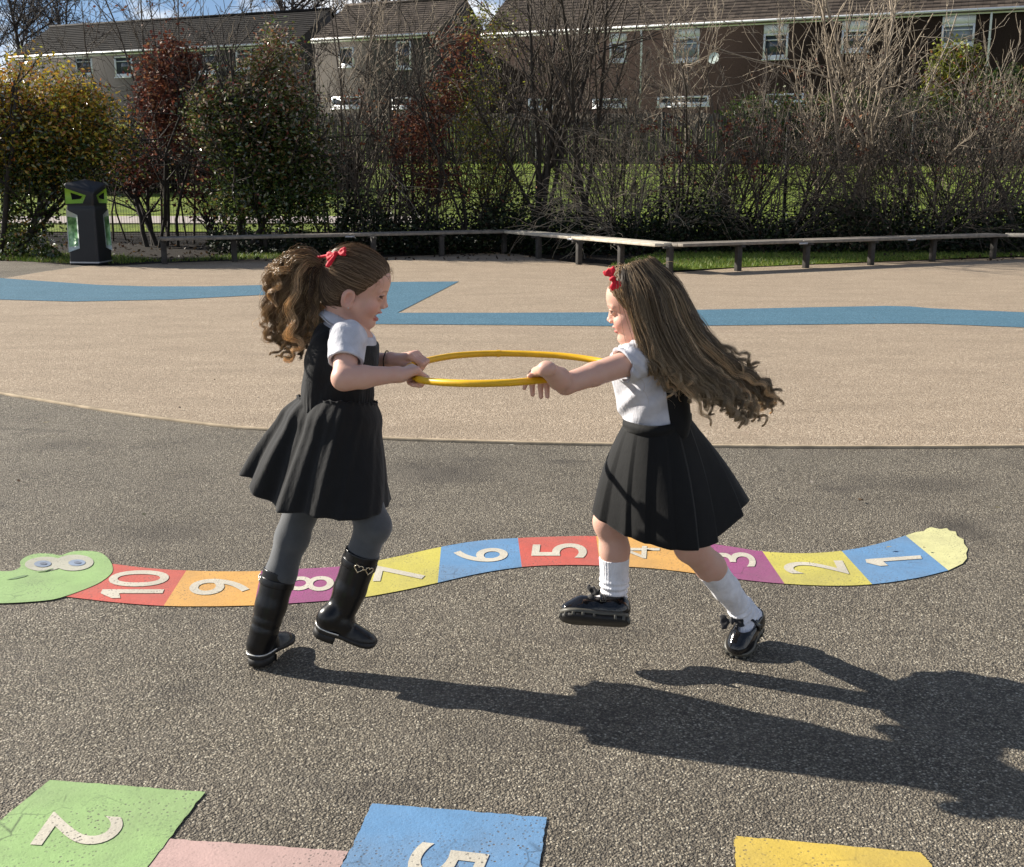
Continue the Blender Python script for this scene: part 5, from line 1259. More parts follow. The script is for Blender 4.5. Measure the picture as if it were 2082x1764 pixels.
# shirt: sleeves and collar
def sleeve(S, sh, el, r0, r1, L, wall=0.006, up=None):
    d = unit(el - sh); e = sh + d * L
    S.chain([sh - d * 0.006, e], [r0, r1], 0.012)
    if up is not None: S.cone(sh, up, r0 * .9, 0.03, 0.02)
    S.fn(lambda dd, X, Y, Z: dd + 0.0016 * np.sin(X * 110 + Z * 75 + 2 * np.sin(Z * 60 - Y * 40)))
    S.cone(e - d * 0.016, e + d * 0.06, r1 - wall - .002, r1 - wall, 0.001, 'sub')
    def cut(dd, X, Y, Z): return np.maximum(dd, (X - e[0]) * d[0] + (Y - e[1]) * d[1] + (Z - e[2]) * d[2])
    S.fn(cut)
for sh, el in ((shN, elN), (shF, elF)):
    lo, hi = near_box([sh, sh + unit(el - sh) * 0.09, nkA], 0.08)
    o = sdf_part('shirt_sleeve', M['shirt'], gA, lambda S: sleeve(S, sh, el, 0.0445, 0.0435, 0.066, up=(sh * .55 + nkA * .45) - [0, 0, .02]), lo, hi, 0.0022)
def shirt_body(S):
    torso(S, TOR_A[:3], 0.001); shoulders(S, shN, shF, nkA, 0.002)
lo, hi = near_box([c for c, _, _ in TOR_A[:3]] + [nkA, shN, shF], 0.12)
def collar(name, C, nrm, r0, r1, drop, fwd, mat, parent, tip=0.02):
    """turned-down collar round the neck"""
    n = 72; a = np.linspace(0, 2 * np.pi, n, endpoint=False); x = unit(fwd - np.dot(fwd, nrm) * nrm); y = np.cross(nrm, x)
    rowsv = []
    gap = np.exp(-(np.minimum(a, 2 * np.pi - a) / 0.12) ** 2)
    for t in np.linspace(0, 1, 9):
        r = r0 + (r1 - r0) * t ** 0.8; front = np.clip(np.cos(a), 0, 1) ** 6
        z = 0.004 * np.sin(t * np.pi) - drop * t ** 1.25 - tip * front * t * (1 - gap * 0.9) + 0.0015 * np.sin(a * 7) * t
        rr = r + tip * 0.5 * front * t * (1 - gap)
        rowsv.append(C + np.outer(np.cos(a) * rr, x) + np.outer(np.sin(a) * rr, y) + np.outer(z, nrm))
    o = np.array(rowsv); inn = o - nrm * 0.003; m = 9; K = m * n; i = np.arange(K).reshape(m, n)
    q = np.stack([i[:-1], np.roll(i[:-1], -1, 1), np.roll(i[1:], -1, 1), i[1:]], -1).reshape(-1, 4)
    return build(name, np.r_[o.reshape(-1, 3), inn.reshape(-1, 3)], [q[:, ::-1], q + K, np.c_[i[-1], np.roll(i[-1], -1), np.roll(i[-1], -1) + K, i[-1] + K]], mat, parent, True)
collar('shirt_collar', J(706, 645, 3.02), unit(np.array([0.46, 0.0, 0.89])), 0.041, 0.068, 0.022, np.array([1.0, 0, -0.5]), M['shirt'], gA, 0.016)
# pinafore bodice: follows the chest, open at the neck and the armholes
def bodice_A(S):
    torso(S, TOR_A[:3], 0.007); S.ell(TOR_A[3][0], TOR_A[3][1], yrot(-12), 0.03, off=0.002)
    shoulders(S, shN * .62 + shF * .38, shF * .62 + shN * .38, nkA, 0.008)
    top = nkA - [0, 0, 0.008]; zw = TOR_A[2][0][2] - 0.02; zc = TOR_A[2][0]
    for sh, s in ((shN, 1), (shF, -1)): S.ell(sh + [0.008, -0.012 * s, -0.012], (0.060, 0.045, 0.074), None, 0.004, 'sub')
    def cut(d, X, Y, Z):
        wr = 0.0016 * np.sin(X * 70 - Z * 55 + 2.2 * np.sin(Y * 40 + Z * 25)) + 0.0012 * np.sin(np.arctan2(Y - zc[1], X - zc[0]) * 46) * np.clip((zw + 0.06 - Z) * 20, 0, 1)
        d = d + wr
        n1 = (X - top[0]) * 0.42 + (Z - top[2]) * 0.9
        return np.maximum(np.maximum(d, n1), zw - Z)
    S.fn(cut)
sdf_part('pinafore_bodice', M['grey_cloth'], gA, bodice_A, *near_box([c for c, _, _ in TOR_A] + [shN, shF], 0.11), 0.0026)
sdf_part('shirt', M['shirt'], gA, lambda S: (shirt_body(S), S.fn(lambda d, X, Y, Z: np.maximum(d, (X - nkA[0]) * .46 + (Z - nkA[2] - 0.012) * .89))), lo, hi, 0.003)
# gathered skirt
waist = [J(*q) for q in [(606, 812, 3.02), (632, 818, 2.95), (680, 823, 2.90), (728, 826, 2.915), (760, 827, 2.98), (762, 822, 3.07), (728, 815, 3.12), (680, 811, 3.125), (630, 809, 3.09)]]
hem = [J(*q) for q in [(497, 968, 3.03), (548, 1030, 2.93), (618, 1046, 2.865), (688, 1060, 2.845), (748, 1053, 2.865), (792, 1030, 2.97), (786, 1010, 3.12), (700, 1005, 3.2), (590, 985, 3.17)]]
def fold_A(a, t):
    amp = 0.004 + 0.019 * t ** 0.9; left = 0.42 + 0.58 * np.cos((a - 0.03) * 2 * np.pi)
    g = np.sin(2 * np.pi * 13 * a + 2.0 * np.sin(2 * np.pi * 2 * a + 1) + .8 * t) * .7 + np.sin(2 * np.pi * 26 * a + 2) * .28 * (1 - t * .6)
    return amp * g * left + 0.006 * np.sin(2 * np.pi * 4 * a + 1 + 2 * t) * t + 0.010 * np.exp(-((t - 0.12) / 0.12) ** 2)
skirt('pinafore_skirt', waist, hem, M['grey_cloth'], gA, fold_A, 0.006, 0.92, ruffle=True)
# tights
def tights_A(S):
    for hp, kn, an in ((hipN, knB, anB), (hipF, knA, anA)):
        S.chain([hp, hp * .5 + kn * .5, kn], [0.066, 0.052, 0.0435], 0.03); c = kn * .62 + an * .38
        S.chain([kn, c, an], [0.042, 0.0412, 0.03], 0.015); S.ell(kn + unit(kn - hp) * .004 + [0.008, -.004, 0], (0.038, .038, .04), None, 0.02)
sdf_part('tights', M['tights'], gA, tights_A, *near_box([hipN, hipF, knA, knB, anA, anB], 0.09), 0.0032)
# boots
def boot(root, kn, an, top, F, label, heel_h=0.022):
    ax = unit(top - an)
    def up_(S):
        S.chain([top, top * .45 + an * .55, an], [0.0462, 0.0415, 0.0325], 0.012)
        S.cone(an, F.p(.17, 0, .045), 0.033, 0.031, 0.015); S.cone(top * .3 + an * .7, F.p(.13, 0, .045), 0.029, 0.022, 0.02); S.ell(F.p(.16, 0, .035), (0.032, 0.031, 0.038), np.c_[F.x, F.y, F.z], 0.015)
        S.chain([an + F.x * 0.004, F.p(.36, 0, .036), F.p(.62, 0, .020), F.p(.90, 0, .013)], [0.0295, 0.0245, 0.0215, 0.0135], 0.014); S.ell(F.p(.64, 0, .012), (.062, .0335, .028), np.c_[F.x, F.y, F.z], .008)
        # creases at the ankle
        for k, (s_, r_) in enumerate(((0.012, .0345), (0.036, .0355))[:2 if 'planted' in label else 0]):
            c = an + ax * s_; S.ell(c, (r_, r_, 0.010), np.c_[unit(np.cross(F.y, ax)), F.y, ax], 0.012)
        o = F.p(0, 0, 0.012); zz = F.z
        S.fn(lambda d, X, Y, Z: np.maximum(np.maximum(d, -((X - o[0]) * zz[0] + (Y - o[1]) * zz[1] + (Z - o[2]) * zz[2])), (X - top[0]) * ax[0] + (Y - top[1]) * ax[1] + (Z - top[2]) * ax[2]))
    b = sdf_part('boot', M['leather'], root, up_, *near_box([top, an, F.p(0, 0, 0), F.p(1, 0, 0)], 0.07), 0.0024)
    b['label'] = label
    mb = MB(); F.slab(mb, 0.008, 0.019, grow=0.003, toe=0.002); F.slab(mb, -heel_h + 0.008, 0.0075, -1, 0.34, grow=0.002); mb.build('sole', M['sole'], b)
    q = F.outline(64, 0.0045); q = q[q[:, 0] < 0.42]; q = q[np.argsort(np.arctan2(q[:, 1], q[:, 0] - .42) % (2 * np.pi))]
    MB().tube(np.array([F.p(a, y, 0.0205) for a, y in q]), np.full(len(q), 0.0019), 6).build('trim', M['trim'], b, True)
    # strap under the boot top, pull tab
    for sft, w in ((0.032, 0.010),):
        e1 = unit(np.cross(ax, [0, 1, 0.1])); e2 = np.cross(ax, e1); a = np.linspace(0, 2 * np.pi, 40, endpoint=False); rr = 0.0456 - (0.0012 if sft > .05 else 0)
        prof = [(-w, -.001), (-w, .0012), (-w * .8, .0016), (w * .8, .0016), (w, .0012), (w, -.001)]
        vv = np.array([top - ax * (sft + z) + np.outer(np.cos(a), e1) * (rr + o_) + np.outer(np.sin(a), e2) * (rr + o_) for z, o_ in prof]); ii = np.arange(240).reshape(6, 40)
        qq = np.stack([ii[:-1], np.roll(ii[:-1], -1, 1), np.roll(ii[1:], -1, 1), ii[1:]], -1).reshape(-1, 4)[:, ::-1]
        build('strap', vv.reshape(-1, 3), qq, M['leather'], b, True)
    return b, ax
FA = Foot(G(516, 1362) + [0, 0, 0.022], G(590, 1312) + [0, 0, 0.016], (0.05, 0.05, 1), .066)
topA = J(570, 1161, 3.04); bA, axA = boot(gA, knA, anA, topA, FA, 'black riding boot planted on the ground, buckle at its back')
FB = Foot(J(641, 1276, 2.915), J(760, 1316, 2.935), (0.33, -0.18, 0.93), .066)
topB = J(738, 1122, 2.93); bB, axB = boot(gA, knB, anB, topB, FB, 'black riding boot lifted off the ground, with a pale gold heart charm')
e1 = unit(np.cross(axA, [0, 1, 0])); e1 = e1 if e1[0] < 0 else -e1
mb = MB(); 
for s_ in (0.032,): 
    c = topA - axA * s_ + e1 * 0.049; mb.tube(np.array([c + [0, -.008, -.006], c + [0, .008, -.006], c + [0, .008, .008], c + [0, -.008, .008], c + [0, -.008, -.006]]), np.full(5, 0.0018), 5)
mb.build('buckle', M['trim'], bA)
# two small hearts joined by a bar on the near side of the lifted boot
vdir = unit(np.array([0, -1, 0.1])); ex = unit(np.cross(axB, vdir)); ex = ex if ex[0] > 0 else -ex
mb = MB(); t = np.linspace(0, 2 * np.pi, 40); hx = 16 * np.sin(t) ** 3; hy = 13 * np.cos(t) - 5 * np.cos(2 * t) - 2 * np.cos(3 * t) - np.cos(4 * t)
cc = topB - axB * 0.034
ctr = []
for s_ in (0.006, 0.034):
    ang = s_ / 0.047; c = cc + ex * math.sin(ang) * 0.0495 + vdir * math.cos(ang) * 0.0495; tx = unit(ex * math.cos(ang) - vdir * math.sin(ang)); ctr.append(c)
    mb.tube(c + np.outer(hx, tx) * 0.0007 + np.outer(hy, axB) * 0.0007, np.full(40, 0.0014), 6)
mb.tube(np.array([ctr[0] + (ctr[1] - ctr[0]) * .38, ctr[0] + (ctr[1] - ctr[0]) * .62]), np.full(2, 0.0022), 6); mb.build('heart_charm', M['gold'], bB, True)

# hair of the ponytail girl
rg = np.random.default_rng(501)
DK, MD, LT, GD = np.array((0.15, 0.095, 0.058)), np.array((0.28, 0.18, 0.10)), np.array((0.60, 0.43, 0.27)), np.array((0.96, 0.71, 0.42))
S = Sdf(HA.O - .13, HA.O + .13, 0.0024); HA.cap(S, 4.5); v, f = S.mesh(1)
hairA = build('hair', v, f, M['cap'], gA, True, col=np.tile(DK * 0.8, (len(v), 1)))
L = HA.loc(v); on = HA.hairline(L) < -2
tieL = np.array((-101.0, -4.0, 34.0)); cen = np.array((-8.0, 0, 22.0))
def radial(Lv):
    th = np.arccos(np.clip((Lv - cen)[:, 2] / np.linalg.norm(Lv - cen, axis=1), -1, 1)); ph = np.arctan2((Lv - cen)[:, 1], (Lv - cen)[:, 0]) % (2 * np.pi)
    T = np.zeros((32, 64)); np.maximum.at(T, (np.minimum((th / np.pi * 32).astype(int), 31), np.minimum((ph / 2 / np.pi * 64).astype(int), 63)), np.linalg.norm(Lv - cen, axis=1))
    for _ in range(80):
        Tp = np.pad(T, ((1, 1), (0, 0)), 'edge'); nb = np.stack([Tp[:-2], Tp[2:], np.roll(T, 1, 1), np.roll(T, -1, 1)]); m = (nb > 0).sum(0); T = np.where((T == 0) & (m > 0), nb.sum(0) / np.maximum(m, 1), T)
    for _ in range(1): Tp = np.pad(T, ((1, 1), (0, 0)), 'edge'); T = T * .5 + .125 * (Tp[:-2] + Tp[2:] + np.roll(T, 1, 1) + np.roll(T, -1, 1))
    return T
def lookup(T, dirs):
    th = np.arccos(np.clip(dirs[..., 2], -1, 1)) / np.pi * 32 - .5; ph = (np.arctan2(dirs[..., 1], dirs[..., 0]) % (2 * np.pi)) / 2 / np.pi * 64 - .5
    i = np.clip(np.floor(th).astype(int), 0, 30); f = np.clip(th - i, 0, 1); j = np.floor(ph).astype(int); g = ph - j; j0 = j % 64; j1 = (j + 1) % 64
    return T[i, j0] * (1 - f) * (1 - g) + T[i + 1, j0] * f * (1 - g) + T[i, j1] * (1 - f) * g + T[i + 1, j1] * f * g
TA = radial(L)
def surf_t(T, dirs, off): return cen + dirs * (lookup(T, dirs)[..., None] + off)
def surf(dirs, off):
    """points of the head outline along unit directions from cen (mm), lifted by off"""
    r = 1 / np.sqrt(((dirs / np.array((88, 70, 74))) ** 2).sum(-1)); ex = 1 / np.sqrt(((dirs / np.array((96, 60, 72))) ** 2).sum(-1))
    return cen + dirs * (np.where(dirs[..., :1] > 0, np.maximum(r, 0)[..., None] * .985, r[..., None]) + off)
N = 2600; ok = on & ((L[:, 2] > -200)); pr = np.where(HA.hairline(L[ok]) > -14, 5.0, 1.0); roots = L[ok][rg.choice(ok.sum(), N, p=pr / pr.sum())]; d0 = roots - cen; d0 /= np.linalg.norm(d0, axis=1, keepdims=True); dt = unit(tieL - cen)
w = np.linspace(0, 1, 18)[None, :, None]; om = np.arccos(np.clip((d0 * dt).sum(1), -1, .9999))[:, None, None]
dd = (np.sin((1 - w) * om) * d0[:, None] + np.sin(w * om) * dt) / np.sin(om); dd += rg.normal(0, 0.035, (N, 1, 3)) * np.sin(np.pi * w) + 0.02 * np.sin(w * 14 + rg.uniform(0, 6, (N, 1, 1))) * np.sin(np.pi * w) * rg.normal(0, 1, (N, 1, 3))
dd /= np.linalg.norm(dd, axis=2, keepdims=True)
p = surf_t(TA, dd, 0.6 + rg.exponential(1.7, (N, 1, 1)) * np.sin(np.pi * np.clip(w, 0, .9)) ** .6 + 2 * w)
p = p * (1 - w ** 8) + tieL * w ** 8
fly = rg.uniform(0, 1, N) < 0.16; p[fly] += rg.normal(0, 5, (fly.sum(), 1, 3)) * np.sin(np.pi * w) ** 2 + np.array((2, 0, 6)) * np.sin(np.pi * w)
pw_ = HA.O + (p @ HA.R.T) * HA.s
base = DK + (LT - DK) * rg.beta(0.9, 1.9, (N, 1)); col = np.repeat(base[:, None], 18, 1)
rad = np.where(fly, 0.00035, 0.0009)[:, None] * np.ones(18)
v, f, c = strands(pw_, rad, col); build('hair_strands', v, f, M['hair'], hairA, True, col=c)
# loose wisps over the forehead and at the nape
N = 60; r0 = L[on & (HA.hairline(L) > -9) & (L[:, 2] > 15)]; r0 = r0[rg.choice(len(r0), N)]; w = np.linspace(0, 1, 12)[None, :, None]
dv = np.c_[rg.normal(6, 8, N), rg.normal(0, 8, N), rg.normal(-10, 14, N)][:, None]
p = r0[:, None] + dv * w + np.array((8, 0, 6)) * np.sin(np.pi * w) * rg.uniform(0.3, 1.2, (N, 1, 1)); v, f, c = strands(HA.O + (p @ HA.R.T) * HA.s, np.full(12, 0.0004), np.tile(LT, (N, 12, 1)))
build('hair_wisps', v, f, M['hair'], hairA, True, col=c)
tie = HA.w(*tieL)
# ponytail guides
gd = [[(655, 539), (628, 517), (588, 526), (558, 562), (549, 620), (552, 675), (572, 706), (549, 740)],
      [(655, 539), (622, 523), (592, 540), (572, 590), (566, 645), (574, 690), (580, 715), (556, 738)],
      [(655, 540), (625, 530), (604, 556), (592, 610), (590, 662), (602, 700), (590, 722), (566, 735)],
      [(655, 541), (632, 538), (616, 566), (610, 622), (612, 668), (617, 700), (606, 716), (592, 728)],
      [(656, 543), (640, 548), (632, 585), (630, 632), (636, 668), (632, 690), (622, 704), (612, 712)],
      [(656, 544), (648, 560), (643, 598), (644, 634), (650, 662), (645, 682), (636, 690), (630, 694)],
      [(655, 539), (616, 518), (572, 536), (554, 580), (548, 628), (542, 664), (548, 684), (540, 694)]]
gy = [0.0, 0.005, -0.02, -0.01, -0.015, 0.0, 0.01]
GDp = np.array([spline(np.array([tie if i == 0 else J(x, y, 3.02 + dyv * min(1, i / 3)) for i, (x, y) in enumerate(g)]), 54) for g, dyv in zip(gd, gy)])
def tail(GDp, nlock, per, rg, spread, curl, rad, cols, wl=0.055, order=None, tipfade=0.45, ysp=0.03, late=False):
    """hair hanging along guide curves: nlock curled locks of per strands"""
    G_, n, _ = GDp.shape; w = np.linspace(0, 1, n); P_, C_, R_ = [], [], []
    arc = np.linspace(0, 1, n)[None, :, None]
    for k in range(nlock):
        a = rg.integers(0, G_); b = order[a] if order else rg.integers(0, G_); m = rg.uniform(0, 0.5)
        g = GDp[a] * (1 - m) + GDp[b] * m
        g = g + np.array((rg.normal(0, spread), rg.normal(0, ysp), rg.normal(0, spread))) * ((0.25 + 0.9 * w ** 1.4) if late else np.sin(np.pi * np.clip(w * 0.8 + 0.02, 0, 1)) ** 0.8)[:, None]
        cut = 1 - (0.38 if late else 0.5) * rg.uniform(0, 1) ** 1.4; g = spline(g[:max(6, int(n * cut))], n)
        L = np.linalg.norm(np.diff(g, axis=0), axis=1).sum(); ph = rg.uniform(0, 6.28); amp = curl * rg.uniform(0.5, 1.3)
        t = np.gradient(g, axis=0); t /= np.linalg.norm(t, axis=1, keepdims=True); s1 = np.cross(t, [0, 1, 0.01]); s2 = np.cross(t, s1)
        th = w * L / wl * 2 * np.pi * rg.uniform(.85, 1.2) + ph; env = np.clip((w - 0.5) / 0.5, 0, 1) ** 1.2 if late else np.clip((w - 0.12) / 0.55, 0, 1) ** 1.2
        g = g + (s1 * np.cos(th)[:, None] + s2 * np.sin(th)[:, None] * .8) * (amp * env)[:, None]
        g = g + np.outer(np.sin(w * L / 0.13 * 2 * np.pi + ph * 2) * w ** .8 * 0.006 * rg.normal(0, 1), s1[n // 2]) + np.outer(w ** 1.5, rg.normal(0, 1, 3) * (0.012 if late else 0.006))
        off = rg.normal(0, 1, (per, 3)); wid = (0.0047 * (0.5 + 0.9 * np.sin(np.pi * np.clip(w * 0.85 + .12, 0, 1))) * (1 - tipfade * w ** 3))
        st = g[None] + off[:, None] * wid[None, :, None] + rg.normal(0, 0.0022, (per, 1, 3)) * np.sin(w * 9 + rg.uniform(0, 6))[None, :, None] * env[None, :, None]
        P_.append(st)
        dk, lt = cols; mixv = np.clip(rg.beta(0.7, 1.3) * 0.8 + w * 0.35 - 0.08 + rg.normal(0, .06), 0, 1)  # lighter tips: natural fade plus sun glow put into the colour
        C_.append(np.repeat((dk + (lt - dk) * mixv[:, None])[None], per, 0) * rg.uniform(.75, 1.25, (per, 1, 1)))
        R_.append(np.repeat((rad * np.linspace(1, 0.45, n))[None], per, 0))
    return strands(np.concatenate(P_), np.concatenate(R_), np.concatenate(C_))
v, f, c = tail(GDp, 58, 34, rg, 0.0035, 0.0115, 0.0007, (DK, GD), ysp=0.020, tipfade=0.65, wl=0.058)
build('ponytail', v, f, M['hair'], hairA, True, col=c)
v, f, c = tail(GDp, 90, 1, rg, 0.013, 0.012, 0.0005, (DK, GD), ysp=0.025, wl=0.07); build('loose_strands', v, f, M['hair'], hairA, True, col=c)
d = unit(HA.w(-112, -4, 40) - HA.w(-92, -4, 30)); v, f = tubes(np.array([tie - d * .008, tie, tie + d * .010])[None], np.array([[.013, .0145, .013]]), 12); build('hair_elastic', v, f, M['elastic'], hairA, True)
bc = J(684, 517, 2.975); ba = unit(J(706, 508, 2.96) - J(660, 522, 2.99))
def bowA(S):
    bow(S, bc, ba, np.array([-.35, -.3, .88]), np.array([-.2, -.85, .45]), 0.027, 0.011); S.chain([bc, J(670, 536, 2.96), J(666, 541, 2.955)], [0.004, 0.006, 0.005], 0.002); S.chain([bc, J(650, 523, 3.0), J(640, 521, 3.01)], [0.004, 0.0035, 0.002], 0.002)
sdf_part('hair_bow', M['ribbon'], gA, bowA, bc - .055, bc + .055, 0.0014)
ec = HA.w(-4, -76, -50); mb = MB(); a = np.linspace(0, 2 * np.pi, 9); v, f = tubes(np.array([ec - [0, .0022, 0], ec, ec + [0, .0022, 0]])[None], np.array([[.0008, .0024, .0016]]), 8); build('earring', v, f, M['trim'], gA, True)
wc = wrF; A_ = unit(HF_ - wrF); e1 = unit(np.cross(A_, [0, 0, 1])); e2 = np.cross(A_, e1); a = np.linspace(0, 2 * np.pi, 25); v, f = tubes((wc - A_ * .014 + np.outer(np.cos(a), e1) * .0222 + np.outer(np.sin(a), e2) * .0222)[None], np.full((1, 25), .0016), 5); build('bracelet', v, f, M['elastic'], gA, True)

# ================================================================== girl with the loose hair
gB = empty('person', G(1495, 1335), 'girl with long loose hair in a black pinafore, white socks and black shoes', 'person')
psi = R(13); ph_ = R(11)
HB = Head(J(1299, 621, 3.02), (-math.cos(psi) * math.cos(ph_), math.sin(psi) * math.cos(ph_), -math.sin(ph_)), (-math.sin(ph_), 0, math.cos(ph_)), 0.925)
bshN, belN, bwrN = J(1288, 735, 2.925), J(1150, 781, 2.815), J(1110, 750, 2.725)
bshF, belF = J(1290, 728, 3.135), J(1318, 790, 3.16); HBF, TBF = hoop_at(J(1258, 753, 3.05)); bwrF = HBF + np.array([0.055, 0.01, 0.0])
bhN, bhF = J(1345, 935, 2.965), J(1338, 935, 3.085)
bknD, banD = J(1404, 1112, 2.99), J(1506, 1236, 3.135)
bknC, banC = J(1242, 1062, 3.06), J(1249, 1228, 3.065)
TOR_B = [(J(1316, 768, 3.02), (0.078, 0.098, 0.085), 14), (J(1324, 812, 3.02), (0.074, 0.092, 0.08), 14), (J(1336, 858, 3.02), (0.066, 0.086, 0.07), 14), (J(1342, 925, 3.02), (0.080, 0.100, 0.075), 14)]
nkB = J(1298, 712, 3.025)
HBN, TBN = hoop_at(J(1100, 771, 2.80))
def body_B(S):
    torso(S, TOR_B, -0.004); shoulders(S, bshN, bshF, nkB, -0.004)
    S.cone(HB.w(-22, 0, -52), nkB, 0.036, 0.037, 0.02)
    m = bwrN * .35 + belN * .65
    S.chain([bshN, bshN * .4 + belN * .6, belN, m, bwrN], [0.033, 0.0285, 0.0255, 0.0262, 0.0180], 0.010)
    # open hand hanging over the hoop, fingers down behind it
    kn = [J(1082, 760, 2.825), J(1092, 758, 2.822), J(1103, 758, 2.818), J(1113, 760, 2.812)]
    md = [J(1070, 778, 2.842), J(1082, 782, 2.84), J(1099, 786, 2.836), J(1112, 786, 2.83)]
    tp = [J(1066, 790, 2.838), J(1083, 803, 2.834), J(1100, 808, 2.83), J(1113, 807, 2.824)]
    for k, (a, b, c) in enumerate(zip(kn, md, tp)):
        S.cone(bwrN + (a - kn[1]) * .5, a, 0.0125, 0.0095, 0.009); S.chain([a, b, c], np.array([0.0080, 0.0070, 0.0055]) * (0.9 if k == 0 else 1), 0.003)
    S.chain([bwrN + [-.008, 0.01, -.004], J(1089, 757, 2.79), J(1076, 766, 2.775)], [0.012, 0.009, 0.006], 0.006)
    S.chain([bshF, belF, belF * .6 + bwrF * .4, bwrF], [0.034, 0.028, 0.029, 0.0195], 0.012); A = unit(HBF - bwrF)
    T = TBF if TBF[1] < 0 else -TBF
    fist(S, bwrF + A * .008, HBF, unit(T - .4 * np.dot(T, A) * A), A, np.array([0, 0, 1.0]))
    for hp, kn_, an in ((bhN, bknD, banD), (bhF, bknC, banC)):
        S.chain([hp, hp * .5 + kn_ * .5, kn_], [0.066, 0.055, 0.042], 0.03)
        back = unit(np.cross(an - kn_, [0, 1, 0])); back = back if back[0] > 0 else -back
        c = kn_ * .66 + an * .34 + back * 0.007
        S.chain([kn_, c, an], [0.0395, 0.0385, 0.026], 0.018)
    S.ell(bknC + [-.006, -.004, 0.004], (.038, .038, .042), None, 0.02)
    HB.face(S, 0.35)
lo = np.array([-.02, 2.5, 0.03]); hi = np.array([0.68, 3.15, 1.18]); O = HB.O
S = Sdf(lo, hi, 0.0034, fx=[(O[0] - .11, O[0] + .03, 0.0015), (.03, .11, 0.0018)], fy=[(O[1] - .085, O[1] + .085, 0.0018), (2.62, 2.72, .002)], fz=[(O[2] - .115, O[2] + .03, 0.0015), (HBN[2] - .05, HBN[2] + .04, 0.0018)])
body_B(S); v, f = S.mesh(1); build('body', v, f, M['skin'], gB, True, col=HB.colour(v, 0.35)); del S
for sh, el in ((bshN, belN), (bshF, belF)):
    lo, hi = near_box([sh, sh + unit(el - sh) * 0.08, nkB], 0.08)
    sdf_part('shirt_sleeve', M['shirt'], gB, lambda S: (sleeve(S, sh, el, 0.046, 0.043, 0.038, wall=.004, up=(sh * .5 + nkB * .5) - [0, 0, .02]), S.fn(lambda d, X, Y, Z: d + 0.0022 * np.sin(X * 160 + Z * 190 + Y * 60))), lo, hi, 0.0022)
def shirt_B(S):
    torso(S, TOR_B[:3], 0.007); shoulders(S, bshN, bshF, nkB, 0.004)
    z1 = TOR_B[2][0][2] - 0.03
    S.fn(lambda d, X, Y, Z: np.maximum(np.maximum(d + 0.003 * np.sin(X * 75 - Z * 48 + 2.0 * np.sin(Z * 30 + Y * 20)) * np.clip((1.0 - Z) * 5, 0.3, 1), z1 - Z), (X - nkB[0]) * -.35 + (Z - nkB[2] - .014) * .93))
sdf_part('shirt', M['shirt'], gB, shirt_B, *near_box([c for c, _, _ in TOR_B] + [nkB, bshN, bshF], 0.11), 0.0026)
collar('shirt_collar', J(1296, 700, 3.02), unit(np.array([-0.36, 0.0, 0.93])), 0.041, 0.062, 0.018, np.array([-1.0, 0.15, -0.3]), M['shirt'], gB, 0.014)
# straps and waistband of the pinafore
def bib_B(S):
    torso(S, TOR_B[:3], 0.0125); shoulders(S, bshN * .7 + bshF * .3, bshF * .7 + bshN * .3, nkB, 0.009)
    a, b = J(1349, 745, 2.9), J(1366, 868, 2.9); n = unit(np.array([b[2] - a[2], 0, -(b[0] - a[0])])); n = n if n[0] > 0 else -n; zt = nkB[2] - .002; z1 = J(1390, 915, 2.9)[2]
    S.fn(lambda d, X, Y, Z: np.maximum(np.maximum(np.maximum(d, -((X - a[0]) * n[0] + (Z - a[2]) * n[2])), Z - zt), z1 - Z))
sdf_part('pinafore_bib', M['black_cloth'], gB, bib_B, *near_box([c for c, _, _ in TOR_B] + [nkB, bshN, bshF], 0.11), 0.0026)
waist = [J(*q) for q in [(1270, 860, 3.03), (1286, 869, 2.955), (1322, 876, 2.915), (1362, 872, 2.925), (1397, 858, 2.99), (1400, 848, 3.07), (1368, 842, 3.125), (1322, 842, 3.135), (1284, 850, 3.10)]]
hem = [J(*q) for q in [(1207, 1036, 3.05), (1262, 1086, 2.935), (1318, 1108, 2.88), (1398, 1119, 2.855), (1462, 1098, 2.92), (1523, 1026, 3.06), (1478, 1015, 3.2), (1380, 1022, 3.24), (1280, 1020, 3.19)]]
def fold_B(a, t):
    ph = (a * 13 + 0.10 * t + 0.05 * np.sin(a * 19)) % 1.0; saw = np.where(ph < 0.80, ph / 0.80, (1 - ph) / 0.20) - 0.5
    return saw * (0.0025 + 0.015 * t ** 0.8) * (0.75 + 0.35 * np.cos(2 * np.pi * (a - .62))) + 0.006 * np.sin(2 * np.pi * 3 * a + 1.5) * t
sk = skirt('pinafore_skirt', waist, hem, M['black_cloth'], gB, fold_B, 0.010, 0.95, nt=440)
wb = np.array(waist); wu = spline(wb + [0, 0, 0.012], 120, True); wl_ = spline(wb - [0, 0, 0.014], 120, True); cw = wb.mean(0)
def outw(p, k): q = p - cw; q[:, 2] = 0; q /= np.linalg.norm(q, axis=1, keepdims=True); return p + q * k
rows_ = np.array([outw(wu, .001), outw(wu, .005), outw(wl_, .006), outw(wl_, .001)]); i = np.arange(480).reshape(4, 120)
q = np.stack([i, np.roll(i, -1, 1), np.roll(np.roll(i, -1, 0), -1, 1), np.roll(i, -1, 0)], -1).reshape(-1, 4); build('waistband', rows_.reshape(-1, 3), q, M['black_cloth'], gB, True)
